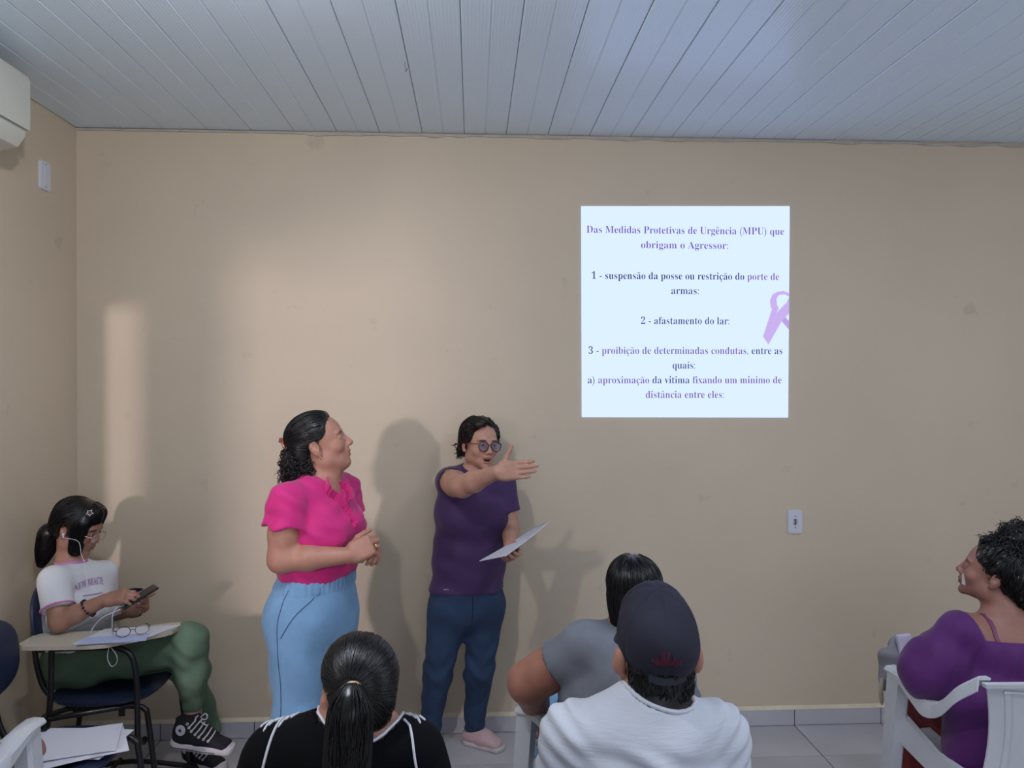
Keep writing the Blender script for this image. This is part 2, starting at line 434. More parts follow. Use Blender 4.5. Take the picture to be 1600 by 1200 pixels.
# floor: dark bed with square ceramic tiles
floor = MB().box(((XL+XR)/2, (YB+YR)/2, -.03), ((XR-XL)/2+.02, (YB-YR)/2+.02, .026)).build('floor', M['grout']); tag(floor, kind='structure')
TW = .433; X0 = 1.572-8*TW; ys = [YB, YB-.315]+[YB-.315-TW*i for i in range(1, 15)]
tile_meshes = {}
def tile_mesh(a, b):
    key = (round(a, 3), round(b, 3))
    if key not in tile_meshes:
        t = MB().box((0, 0, 0), (a/2-.0022, b/2-.0022, .004), bevel=.0015)
        o = t.build('tile', M['tile']); tile_meshes[key] = o.data; bpy.data.objects.remove(o)
    return tile_meshes[key]
for j in range(len(ys)-1):
    for i in range(13):
        xa, xb = max(XL, X0+TW*i), min(XR, X0+TW*(i+1))
        if xb-xa < .02: continue
        o = bpy.data.objects.new('tile', tile_mesh(xb-xa, ys[j]-ys[j+1])); link(o, floor)
        o.location = ((xa+xb)/2, (ys[j]+ys[j+1])/2, -.004)
# skirting of cut tiles along the back and left walls
base_b = MB().box(((XL+XR)/2, YB-.003, .039), ((XR-XL)/2, .003, .039)).build('baseboard_back', M['grout']); tag(base_b, kind='structure')
base_l = MB().box((XL+.003, (YB+.28)/2, .039), (.003, (YB-.28)/2, .039)).build('baseboard_left', M['grout']); tag(base_l, kind='structure')
for i in range(13):
    xa, xb = max(XL+.012, X0+TW*i), min(XR, X0+TW*(i+1))
    if xb-xa < .02: continue
    MB().box(((xa+xb)/2, YB-.009, .040), ((xb-xa)/2-.002, .005, .038), bevel=.0015).build('tile', M['skirt'], base_b)
for j in range(8):
    ya, yb = ys[j+1], ys[j]
    if ya < .28: break
    MB().box((XL+.009, (ya+yb)/2, .040), (.005, (yb-ya)/2-.002, .038), bevel=.0015).build('tile', M['skirt'], base_l)
M['bead'] = mat('plaster_bead', (0.70, 0.60, 0.44), .6, var=.1, vscale=15)
tag(MB().add([(XL, YB-.015, .0785), (XR, YB-.015, .0785), (XR, YB, .093), (XL, YB, .093), (XL, YB, .0785), (XR, YB, .0785)],
             [(0, 1, 2, 3), (0, 4, 5, 1), (3, 2, 5, 4), (0, 3, 4), (1, 5, 2)]).build('trim_1', M['bead']), kind='structure')

# ceiling: PVC boards, each 20 cm wide with a shallow centre groove
ceil = MB().box(((XL+XR)/2, (YB+YR)/2, ZC+.045), ((XR-XL)/2, (YB-YR)/2, .02)).build('ceiling', M['gap']); tag(ceil, kind='structure')
BW = .2; half = BW/2-.0009
prof = [(-half, .010), (-half, .0028), (-half+.003, 0), (-.004, 0), (-.0015, .0022), (.0015, .0022), (.004, 0), (half-.003, 0), (half, .0028), (half, .010)]
Lb = YB-YR-.012
bv = [(x, y, z) for y in (-Lb/2, Lb/2) for x, z in prof]; n = len(prof)
bf = [(i, i+1, n+i+1, n+i) for i in range(n-1)]+[(n-1, 0, n, 2*n-1), tuple(range(n-1, -1, -1)), tuple(range(n, 2*n))]
bmesh_ = None; xx = XL
nb = int((XR-XL)/BW)+1
for i in range(nb):
    if bmesh_ is None:
        o = meshobj('board', bv, bf, M['pvc']); bmesh_ = o.data
    else: o = bpy.data.objects.new('board', bmesh_); link(o)
    o.parent = ceil; o.location = (XL+BW*(i+.5)+.002, (YB+YR)/2-.004, ZC+random.uniform(0, .0014))
    o.rotation_euler = (0, random.uniform(-.004, .004), 0)
# narrow finishing strip under the ends of the boards, uneven so that dark gaps show
pts = []
strip = MB(); nseg = 90
for i in range(nseg+1):
    x = XL+(XR-XL)*i/nseg; z = ZC-.003-random.choice([0, .001, .003, .006, .010])*(i > 14)
    pts.append((x, z))
V = [(x, YB-d, z-e) for (x, z) in pts for d, e in ((0, 0), (.009, 0), (.009, .008), (0, .008))]
Fc = [(i*4+k, i*4+(k+1) % 4, i*4+4+(k+1) % 4, i*4+4+k) for i in range(nseg) for k in range(4)]
tag(meshobj('trim_2', V, Fc, M['pvc_trim']), kind='structure')
# wire hook under a ceiling board
hk = P(633, 84, 2.85); hk[2] = ZC
h_ = bez([hk, hk+[0, 0, -.016], hk+[.004, 0, -.03], hk+[.008, 0, -.024], hk+[.004, 0, -.036], hk+[-.002, 0, -.03]], 5)
tag(MB().tube(h_, .0014, 6).build('ceiling_hook', M['steel'], smooth=True), 'small bent wire hook hanging from the white ceiling boards', 'hook')

# ------------------------------------------------------------------ projected slide
def emis(name, col, s=1.0):
    m = bpy.data.materials.new(name); m.use_nodes = True; nt = m.node_tree; nt.nodes.clear()
    e = nt.nodes.new('ShaderNodeEmission'); e.inputs[0].default_value = (*col, 1); e.inputs[1].default_value = s
    out = nt.nodes.new('ShaderNodeOutputMaterial'); nt.links.new(e.outputs[0], out.inputs[0]); return m
SY = YB-.003
tl, tr, bl, br = P(908, 322, SY), P(1234, 322, SY), P(909, 652, SY), P(1231.5, 652.5, SY)
slide = empty('projected_slide', (tl+br)/2, 'bright square slide with purple Portuguese text projected on the cream wall', 'projection')
def quad_slab(name, c4, m, parent, t=.002):
    V = [tuple(c) for c in c4]+[(c[0], c[1]+t, c[2]) for c in c4]
    o = meshobj(name, V, [(0, 1, 2, 3), (7, 6, 5, 4), (0, 4, 5, 1), (1, 5, 6, 2), (2, 6, 7, 3), (3, 7, 4, 0)], m)
    if parent is not None: setparent(o, parent)
    return o
quad_slab('light_field', [bl, br, tr, tl], emis('slide_light', (.60, .72, 1.15), 1.0), slide)
INK = {'p': emis('ink_purple', srgb(126, 98, 168), .8), 'd': emis('ink_dark', srgb(62, 60, 84), .8), 'm': emis('ink_mauve', srgb(134, 106, 158), .8), 's': emis('ink_slate', srgb(84, 86, 112), .8)}
def mbold(s):
    out = ''
    for c in s:
        if 'a' <= c <= 'z': out += chr(0x1D41A+ord(c)-97)
        elif 'A' <= c <= 'Z': out += chr(0x1D400+ord(c)-65)
        elif '0' <= c <= '9': out += chr(0x1D7CE+ord(c)-48)
        else: out += c
    return out
ACC = {'ê': ('e', '^'), 'ã': ('a', '~'), 'ç': ('c', ','), 'í': ('i', "'"), 'â': ('a', '^'), 'á': ('a', "'")}
def text_batch(strings, thin):
    """meshes of many short strings from one text object (one string per line)"""
    cu = bpy.data.curves.new('t', 'FONT'); cu.resolution_u = 2; cu.space_line = 3; cu.offset = thin
    cu.body = '\n'.join(['|', '|']+[mbold(s) for s in strings])
    o = bpy.data.objects.new('t', cu); me = o.to_mesh()
    V = np.array([v.co[:] for v in me.vertices]); Fc = [tuple(p.vertices) for p in me.polygons]
    o.to_mesh_clear(); bpy.data.objects.remove(o); bpy.data.curves.remove(cu)
    y0 = V[:, 1].max(); top = V[V[:, 1] > y0-1.2]; pitch = None
    below = V[(V[:, 1] < y0-1.3) & (V[:, 1] > y0-4.5)]; pitch = y0-below[:, 1].max()
    yb = V[:, 1].max()-.72; line = np.rint((yb-V[:, 1]+.25)/pitch).astype(int); out = []
    for i in range(len(strings)):
        ids = np.nonzero(line == i+2)[0]; mp = {int(k): n for n, k in enumerate(ids)}
        W = V[ids].copy(); W[:, 1] += pitch*(i+2); out.append((W, [tuple(mp[q] for q in fc) for fc in Fc if fc[0] in mp]))
    return out
def accent(kind, xc, w_):
    if kind == '^': P_ = [(-.14, .54), (-.02, .70), (.02, .70), (.14, .54), (.09, .54), (0, .645), (-.09, .54)]
    elif kind == '~': P_ = [(-.16, .55), (-.15, .60), (-.08, .645), (0, .615), (.08, .60), (.13, .65), (.16, .65), (.15, .60), (.08, .545), (0, .565), (-.08, .59), (-.13, .55)]
    elif kind == "'": P_ = [(-.04, .55), (.05, .71), (.13, .71), (0, .55)]
    else: P_ = [(-.02, -.01), (-.05, -.08), (.02, -.10), (.02, -.15), (-.09, -.17), (-.09, -.20), (.05, -.20), (.09, -.13), (.06, -.06), (.02, -.05), (.03, -.01)]
    return [(x+xc, y) for x, y in P_]
def text_line(segs, zx0, zx1, zyb, name):
    """segs [(text,ink)], extent in the photo's own pixels"""
    x = 0; items = []
    for s, ink in segs:
        plain = ''; acc = []; xa = x
        for c in s:
            b = ACC[c][0] if c in ACC else c
            if c in ACC: acc.append((ACC[c][1], xa+advance(b)*.5))
            xa += advance(b); plain += b
        V, Fc = TM[s]; V = V.copy(); V[:, 0] += x; V = V.tolist(); Fc = list(Fc)
        for kd, xc in acc:
            pl = accent(kd, xc, 0); n0 = len(V); V += [[a, b, 0] for a, b in pl]; Fc.append(tuple(range(n0, n0+len(pl))))
        items.append((np.array(V), Fc, ink)); x = xa
    x0 = min(i[0][:, 0].min() for i in items); x1 = max(i[0][:, 0].max() for i in items)
    A, B = P(zx0, zyb, SY-.001), P(zx1, zyb, SY-.001); sx = (B[0]-A[0])/(x1-x0); sz = .051
    for V, Fc, ink in items:
        W = np.stack([A[0]+(V[:, 0]-x0)*sx, np.full(len(V), SY-.0012), A[2]+V[:, 1]*sz], 1)
        o = meshobj(name, W, Fc, INK[ink]); setparent(o, slide)
zx = lambda z: 890+z/3.244
zy = lambda z: 300+z/3.243
LINES = [([('Das Medidas Protetivas de Urgência (MPU) que', 'p')], 86, 1086, 207), ([('obrigam o Agressor:', 'p')], 362, 803, 285),
 ([('1 - suspensão da posse ou restrição do ', 'd'), ('porte de', 'm')], 112, 1062, 440), ([('armas:', 's')], 515, 655, 517),
 ([('2 - afastamento do lar:', 's')], 362, 810, 669), ([('3 - ', 's'), ('proibição de determinadas condutas, ', 'm'), ('entre as', 's')], 96, 1078, 820),
 ([('quais:', 's')], 522, 636, 895), ([('a) ', 's'), ('aproximação ', 'm'), ('da vítima ', 's'), ('fixando um mínimo de', 'm')], 92, 1074, 970),
 ([('distância entre eles:', 'm')], 386, 782, 1044)]
unacc = lambda s: ''.join(ACC[c][0] if c in ACC else c for c in s)
ALL = [s for L_ in LINES for s, i in L_[0]]; CH = sorted({c for s in ALL for c in unacc(s)})
tb = text_batch([c+'|' for c in CH]+['|'], 0); bar = tb[-1][0][:, 0].max()
_adv = {c: tb[i][0][:, 0].max()-bar for i, c in enumerate(CH)}
advance = lambda c: _adv[c]
TM = dict(zip(ALL, text_batch([unacc(s) for s in ALL], -.006)))
for segs, a, b, yb in LINES: text_line(segs, zx(a), zx(b), zy(yb), 'text_line')
# lavender ribbon cut off by the slide's right edge
RB = emis('ribbon_lilac', srgb(202, 178, 240), .82); RB2 = emis('ribbon_shade', srgb(190, 162, 232), .82)
ribbon = empty('ribbon', (0, 0, 0)); setparent(ribbon, slide); ribbon.location = (0, 0, 0); ribbon.matrix_parent_inverse = Matrix.Translation(slide.location).inverted()
def rib(poly, m, dy):
    V = [P(zx(a), zy(b), SY-dy) for a, b in poly]; o = meshobj('ribbon_band', V, [tuple(range(len(V)))], m); setparent(o, ribbon)
E_ = 1112
rib([(1066, 600), (E_, 655), (E_, 698), (1075, 655), (1050, 622)], RB2, .0010)
rib([(980, 732), (1045, 622), (1020, 585), (1015, 550), (1028, 520), (1055, 505), (1085, 502), (E_, 512), (E_, 530), (1090, 518), (1062, 522), (1046, 540), (1046, 560), (1060, 590)], RB, .0013)
rib([(980, 732), (1045, 615), (1100, 560), (E_, 535), (E_, 615), (1072, 660), (1008, 773)], RB, .0016)
rib([(1046, 545), (1060, 525), (1085, 520), (1103, 528), (1103, 548), (1074, 586)], emis('ribbon_hole', (.60, .72, 1.15)), .0019)

# ------------------------------------------------------------------ wall plates
def rrect(w_, h_, r, n=5, bulge=0.0):
    out = []
    for cx, cy, a0 in ((w_-r, h_-r, 0), (-w_+r, h_-r, 90), (-w_+r, -h_+r, 180), (w_-r, -h_+r, 270)):
        for k in range(n+1):
            a = math.radians(a0+90*k/n); out.append((cx+r*math.cos(a), cy+r*math.sin(a)))
    return [(x, y+bulge*(1-(x/w_)**2)*(1 if y > 0 else -1)) for x, y in out]
oc = P(1241.5, 815, YB)
outlet = empty('wall_outlet', oc, 'pale oval-topped wall outlet low on the cream wall right of the slide', 'outlet')
Tw = lambda p: (oc[0]+p[0], YB-p[2], oc[2]+p[1])
pl = MB().prism(rrect(.037, .056, .012, bulge=.004), 0, .006, Tw)
pl.prism(rrect(.033, .052, .011, bulge=.004), .006, .009, Tw)
pl.build('plate', M['switch'], outlet)
MB().prism(rrect(.0105, .017, .0095), .009, .0098, Tw).build('socket_well', mat('socket_grey', (.35, .37, .36), .5), outlet)
for dx, dz in ((-.001, .009), (.0015, 0), (-.001, -.009)):
    MB().prism([(dx+.0042*math.cos(a), dz+.0042*math.sin(a)) for a in np.linspace(0, 6.28, 9)[:-1]], .0098, .0102, Tw).build('pin_hole', M['dark'], outlet)
for dz in (.027, -.027):
    MB().prism([(.0032*math.cos(a), dz+.0032*math.sin(a)) for a in np.linspace(0, 6.28, 9)[:-1]], .009, .0105, Tw).build('screw', M['steel'], outlet)
sp = np.array([XL, 3.405, 2.565])
sw = empty('wall_switch_plate', sp, 'blank white wall plate high on the left wall below the air conditioner', 'wall plate')
Tl = lambda p: (XL+p[2], sp[1]+p[0], sp[2]+p[1])
pl = MB().prism(rrect(.040, .060, .010, bulge=.004), 0, .008, Tl); pl.prism(rrect(.036, .056, .010, bulge=.004), .008, .011, Tl); pl.build('plate', M['switch'], sw)
MB().prism(rrect(.013, .043, .005), .011, .013, Tl).build('cover_strip', M['switch'], sw)
for dz in (.049, -.049):
    MB().prism([(.003*math.cos(a), dz+.003*math.sin(a)) for a in np.linspace(0, 6.28, 9)[:-1]], .011, .0125, Tl).build('screw', M['steel'], sw)

# ------------------------------------------------------------------ split air conditioner on the left wall
acr = empty('air_conditioner', (XL, 2.45, 2.52), 'cream split air conditioner high on the left wall at the photo edge', 'air conditioner')
def extr(profile, y0, y1, name, m, parent, bev=.012):
    n = len(profile); V = []; c = np.mean(profile, axis=0)
    for y, s in ((y0, 1-bev*4), (y0+bev, 1), (y1-bev, 1), (y1, 1-bev*4)):
        for x, z in profile: V.append((c[0]+(x-c[0])*s if s != 1 else x, y, c[1]+(z-c[1])*s if s != 1 else z))
    Fc = [tuple(range(n-1, -1, -1)), tuple(range(3*n, 4*n))]
    for k in range(3): Fc += [(k*n+i, k*n+(i+1) % n, (k+1)*n+(i+1) % n, (k+1)*n+i) for i in range(n)]
    o = meshobj(name, V, Fc, m, None, True); o.data.set_sharp_from_angle(angle=math.radians(35)); setparent(o, parent); return o
a = XL
extr([(a, 2.80), (a, 2.545), (a+.09, 2.528), (a+.17, 2.548), (a+.198, 2.59), (a+.202, 2.64), (a+.200, 2.795), (a+.186, 2.808)], 2.05, 2.925, 'body', M['ac'], acr)
extr([(a+.199, 2.800), (a+.203, 2.606), (a+.212, 2.606), (a+.212, 2.79), (a+.206, 2.804)], 2.052, 2.927, 'front_panel', M['ac'], acr, .006)
extr([(a+.198, 2.592), (a+.206, 2.596), (a+.202, 2.580), (a+.175, 2.542), (a+.10, 2.524), (a+.10, 2.530), (a+.17, 2.549)], 2.07, 2.912, 'air_flap', M['ac'], acr, .006)
extr([(a+.03, 2.534), (a+.03, 2.529), (a+.075, 2.524), (a+.075, 2.530)], 2.2, 2.8, 'return_slot', M['dark'], acr, .004)
pp = bez([(a+.03, 2.70, 2.545), (a+.03, 2.70, 2.50), (a+.028, 2.70, 2.42), (a+.028, 2.70, 2.36)], 4)
MB().tube(pp, .017, 12).build('drain_pipe', M['ac'], acr, True)
# ================================================================== people: shared builders
class Head:
    """head local axes: x = person's right, y = forward, z = up; origin between the ears"""
    def __init__(s, c, fwd, scale=1.0, roll=0.0, up=(0, 0, 1)):
        s.c = np.asarray(c, float); s.R = frame(fwd, up); s.s = scale
        if roll:
            y = s.R[:, 1]; M_ = np.array(Matrix.Rotation(roll, 3, Vector(y))); s.R = M_@s.R
    def w(s, v): return s.c+s.s*(s.R@np.asarray(v, float))
    def ws(s, V): return s.c+s.s*(np.asarray(V, float)@s.R.T)
    def l(s, V): return ((V-s.c)@s.R)/s.s
    def e(s, f, c, r, k=.015, op='u', rot=None):
        R = s.R if rot is None else s.R@np.array(rot)
        f.ell(s.w(c), np.asarray(r)*s.s, R, k*s.s, op)
    def k(s, f, a, b, ra, rb, k=.01, op='u'): f.cone(s.w(a), s.w(b), ra*s.s, rb*s.s, k*s.s, op)
    def box(s, lo=(-.1, -.13, -.13), hi=(.1, .14, .14)):
        c = s.ws(np.array([[x, y, z] for x in (lo[0], hi[0]) for y in (lo[1], hi[1]) for z in (lo[2], hi[2])]))
        return c.min(0), c.max(0)
def rotx(a): return [[1, 0, 0], [0, math.cos(a), -math.sin(a)], [0, math.sin(a), math.cos(a)]]
def roty(a): return [[math.cos(a), 0, math.sin(a)], [0, 1, 0], [-math.sin(a), 0, math.cos(a)]]
def rotz(a): return [[math.cos(a), -math.sin(a), 0], [math.sin(a), math.cos(a), 0], [0, 0, 1]]
def build_head(f, H, mouth=0.0, jaw=1.0, nose=1.0, full=1.0, eyes_open=1.0, ears=0.0):
    H.e(f, (0, -.014, .038), (.073, .093, .080), .02)                       # skull
    H.e(f, (0, .038, .018), (.062, .050, .064), .03)                        # forehead and mid face
    H.e(f, (0, .036, -.036), (.056*full, .050, .056), .03)                  # lower face
    H.e(f, (0, .044, -.076-.4*mouth), (.040*full, .036, .028), .025)        # jaw
    H.e(f, (0, .074*jaw, -.095-.7*mouth), (.019, .015, .014), .018)         # chin
    for s in (-1, 1):
        H.e(f, (s*.040, .058, -.026), (.024*full, .022, .022), .018)        # cheek
        H.e(f, (s*.050, .006, -.060), (.016*full, .030, .026), .025)        # jaw angle
        H.e(f, (s*.027, .0785, .024), (.026, .012, .009), .012)             # brow ridge
    for s in (-1, 1):
        H.e(f, (s*.031, .096, .003), (.020, .013, .012), .010, 's')         # eye socket
        H.e(f, (s*.031, .0765, .004), (.0150, .0145, .0105), .004)          # lids
        H.e(f, (s*.031, .0925, .0035), (.0115, .008, .0035*eyes_open), .002, 's')    # eye slit
    H.k(f, (0, .083, .016), (0, .1035*nose, -.026), .0078, .0105, .012)     # nose bridge to tip
    H.e(f, (0, .103*nose, -.028), (.0105, .0105, .009), .006)
    for s in (-1, 1):
        H.e(f, (s*.0125, .0935, -.032), (.0078, .011, .0072), .006)         # nostril wing
        H.e(f, (s*.0065, .100, -.0385), (.0034, .005, .003), .002, 's')
    H.e(f, (0, .083, -.048), (.024, .013, .013), .014)                      # muzzle
    H.e(f, (0, .0905, -.0555), (.0215, .0095, .0060), .006)                 # upper lip
    H.e(f, (0, .0875, -.0675-.9*mouth), (.0190, .0095, .0068), .006)        # lower lip
    if mouth: H.e(f, (0, .094, -.0615-.45*mouth), (.019, .020, .0028+.42*mouth), .003, 's')
    else: H.e(f, (0, .1015, -.0615), (.022, .0085, .0013), .002, 's')
    for s in (-1, 1):                                                       # ears
        rt = np.array(rotz(-s*.35))@np.array(rotx(.18))
        H.e(f, (s*(.0755+ears), -.016, -.004), (.0075+ears*.6, .0185, .0315), .008, 'u', rt)
        H.e(f, (s*(.0855+ears*1.6), -.011, .003), (.0085, .0110, .0180), .003, 's', rt)
        H.e(f, (s*(.0735+ears*.6), -.006, -.031), (.0068, .0095, .0095), .005)
def neck(f, H, base, r0=.050, r1=.056, k=.03, back=-.022):
    f.cone(H.w((0, back, -.055)), base, r0*H.s, r1, k)
SKIN_SPOTS = [  # local centre, radii, colour multiplier
    ((0, .092, -.0555), (.021, .013, .0055), (.72, .50, .52)), ((0, .090, -.0672), (.019, .013, .0065), (.74, .50, .52)),
    ((.033, .088, .0235), (.020, .018, .0042), (.16, .14, .14)), ((-.033, .088, .0235), (.020, .018, .0042), (.16, .14, .14)),
    ((.042, .066, -.026), (.02, .02, .02), (1.06, .93, .90)), ((-.042, .066, -.026), (.02, .02, .02), (1.06, .93, .90)),
    ((.031, .09, .004), (.017, .012, .009), (.78, .70, .70)), ((-.031, .09, .004), (.017, .012, .009), (.78, .70, .70)),
    ((0, .104, -.03), (.012, .012, .01), (1.05, .93, .9))]
def skin_colour(base, H, spots=SKIN_SPOTS, extra=()):
    def fn(V):
        c = np.tile(np.asarray(base, float), (len(V), 1))
        if H is not None:
            L_ = H.l(V)
            for ct, r, m in list(spots)+list(extra):
                q = np.linalg.norm((L_-np.asarray(ct))/np.asarray(r), axis=1)
                wgt = np.clip((1.25-q)/.45, 0, 1)[:, None]
                c = c*(1-wgt)+c*np.asarray(m)*wgt
        return c
    return fn
def eyes(H, root, iris=(.03, .018, .01)):
    for s in (-1, 1):
        bm = bmesh.new(); bmesh.ops.create_uvsphere(bm, u_segments=20, v_segments=14, radius=.0118*H.s)
        V = np.array([v.co[:] for v in bm.verts]); Fc = [[v.index for v in fc.verts] for fc in bm.faces]; bm.free()
        V = V[:, [0, 2, 1]]; Fc = [fc[::-1] for fc in Fc]                    # pole forward
        ang = np.degrees(np.arccos(np.clip(V[:, 1]/(.0118*H.s), -1, 1)))
        col = np.where(ang[:, None] < 14, np.array([[.004, .004, .004]]), np.where(ang[:, None] < 30, np.array([iris]), np.array([[.62, .60, .58]])))
        o = meshobj('eye', H.w((s*.031, .0785, .0035))+V@H.R.T, Fc, M['eye'], None, True, col); setparent(o, root)
M['eye'] = mat('eye', (1, 1, 1), .12, attr=True)
M['skin'] = mat('skin', (1, 1, 1), .48, attr=True, var=.07, vscale=35, bump=.08, bscale=350, spec=.4)
M['skin'].node_tree.nodes['Principled BSDF'].inputs['Subsurface Weight'].default_value = .06
M['skin'].node_tree.nodes['Principled BSDF'].inputs['Subsurface Radius'].default_value = (.012, .005, .003)
M['hair'] = mat('hair_black', (.0055, .0048, .0052), .34, var=.3, vscale=60, spec=.5)
M['hairb'] = mat('hair_brown', (.016, .011, .009), .42, var=.4, vscale=60, spec=.4)

def hand(f, wrist, fwd, dorsal, right=True, s=1.0, curl=(.3, .3, .3, .35), spread=.06, thumb=((.75, .62, -.15), (.55, .80, -.2), (.4, .9, -.2)), bend2=1.0, thick=1.0):
    """returns fingertip points; local x = thumb side, y = along the fingers, z = back of the hand"""
    y = N3(fwd); z = np.asarray(dorsal, float); z = N3(z-y*(y@z)); x = np.cross(y, z)*(-1 if right else 1)
    W = lambda v: np.asarray(wrist)+s*(x*v[0]+y*v[1]+z*v[2])
    R = np.stack([x, y, z], 1)
    f.ell(W((0, .012, 0)), (.028*s, .03*s, .018*s*thick), R, .012)
    f.box(W((.002, .052, 0)), (.040*s, .043*s, .0135*s*thick), R, .0125*s, .012)
    f.ell(W((.024, .035, -.008)), (.019*s, .030*s, .014*s), R, .012)
    f.ell(W((-.026, .040, -.008)), (.015*s, .034*s, .012*s), R, .012)
    tips = []
    bx = (.031, .0105, -.0105, -.030); by = (.089, .094, .090, .081); Ls = (.072, .080, .074, .058); rr = (.0098, .0100, .0095, .0084)
    for i in range(4):
        sp = spread*(1.5-i); dy = y*math.cos(sp)+x*math.sin(sp); a = 0; p = W((bx[i], by[i]-.012, .001)); prev = p; r = rr[i]*s
        for j, fr in enumerate((.45, .31, .26)):
            a += curl[i]*(1.0 if j == 0 else bend2*(1.1 if j == 1 else .8))
            L = Ls[i]*fr*s+(.012*s if j == 0 else 0)
            q = prev+L*(dy*math.cos(a)-z*math.sin(a)); r2 = r*(.94 if j < 2 else .84)
            f.cone(prev, q, r, r2, .004 if j else .008); prev = q; r = r2
        tips.append((prev, dy*math.cos(a)-z*math.sin(a), dy*math.sin(a)+z*math.cos(a)))
    prev = W((.026, .022, -.006)); r = .0125*s
    for j, d in enumerate(thumb):
        dd = N3(x*d[0]+y*d[1]+z*d[2]); q = prev+dd*s*(.040, .032, .025)[j]; r2 = r*(.86, .92, .82)[j]
        f.cone(prev, q, r, r2, .008 if j == 0 else .004); prev = q; r = r2
    tips.append((prev, dd, z)); return tips
def hbox(wrist, fwd, L=.21, g=.085):
    c = np.asarray(wrist)+N3(fwd)*L*.5; return c-g-.02, c+g+.02
def torso(f, st, side, off=0.0, k=.05):
    """st: list of (centre, half width, half depth) from hip up"""
    for (a, wa, da), (b, wb, db) in zip(st[:-1], st[1:]):
        f.flat(a, b, side, (wa+off, da+off), (wb+off, db+off), k)
def ribbon_strip(path, widths, normals, thick, name, m, root):
    """flat band along a path; normals = direction across the band"""
    V = []; Fc = []; n = len(path)
    for i in range(n):
        p = np.asarray(path[i]); w_ = np.asarray(normals[i])*widths[i]
        t = np.asarray(path[min(i+1, n-1)])-np.asarray(path[max(i-1, 0)]); nn = N3(np.cross(t, w_))*thick/2
        V += [p-w_-nn, p+w_-nn, p+w_+nn, p-w_+nn]
    for i in range(n-1):
        for k in range(4): Fc.append((i*4+k, i*4+(k+1) % 4, i*4+4+(k+1) % 4, i*4+4+k))
    Fc += [(3, 2, 1, 0), (n*4-4, n*4-3, n*4-2, n*4-1)]
    o = meshobj(name, V, Fc, m, None, True); o.data.set_sharp_from_angle(angle=math.radians(50))
    if root is not None: setparent(o, root)
    return o
def surf_path(f, pts, off=.002, n=8):
    """project a polyline onto a field's surface"""
    p = np.array(bez(pts, n))
    for _ in range(4): p = p-f.grad(p)*(f.ev(p)-off)[:, None]
    return p
def hairobj(parts, m, root, name='hair'):
    V, Q = join(parts); o = meshobj(name, V, Q, m, None, True); setparent(o, root); return o
def ear_points(n, H, fn):
    """random points on the unit sphere mapped to head-local directions and filtered"""
    d = rng.normal(0, 1, (n*4, 3)); d /= np.linalg.norm(d, axis=1, keepdims=True)
    return d
def shoe(root, heel, toe, m, msole, h=.075, w_=.042, name='shoe'):
    heel = np.asarray(heel, float); toe = np.asarray(toe, float); d = N3(toe-heel); L = np.linalg.norm(toe-heel); R = frame(d); x = R[:, 0]; z = np.array([0, 0, 1.])
    f = F()
    f.flat(heel+d*.04+z*.045, heel+d*(L*.5)+z*.04, x, (w_*.82, .042), (w_*.9, .036), .03)
    f.flat(heel+d*(L*.5)+z*.038, toe-d*.05+z*.026, x, (w_*.9, .034), (w_, .022), .03)
    f.cone(heel+d*.055+z*.05, heel+d*.06+z*(h+.015), .036, .036, .02)
    f.cut(heel+z*.012, -z, .002); f.cut(heel+d*.06+z*h, z+.25*(-d), .004)
    o = sdfobj(name, f, .004, m, root)
    g = F(); g.flat(heel+d*.04+z*.012, heel+d*(L*.55)+z*.012, x, (w_*.86, .03), (w_*.9, .03), .02); g.flat(heel+d*(L*.55)+z*.012, toe-d*.045+z*.012, x, (w_*.9, .03), (w_*1.03, .03), .02)
    g.cut(heel+z*.0005, -z, .002); g.cut(heel+z*.022, z, .003)
    s = sdfobj('sole', g, .004, msole, root); s.parent = o; s.matrix_parent_inverse = o.matrix_basis.inverted()
    return o
UP = np.array([0, 0, 1.])
def rim_curve(A, B, pts, it=14):
    """curve where two fields' surfaces meet"""
    p = np.array(pts, float)
    for _ in range(it):
        p = p-.8*A.grad(p)*A.ev(p)[:, None]; p = p-.8*B.grad(p)*B.ev(p)[:, None]
    return p
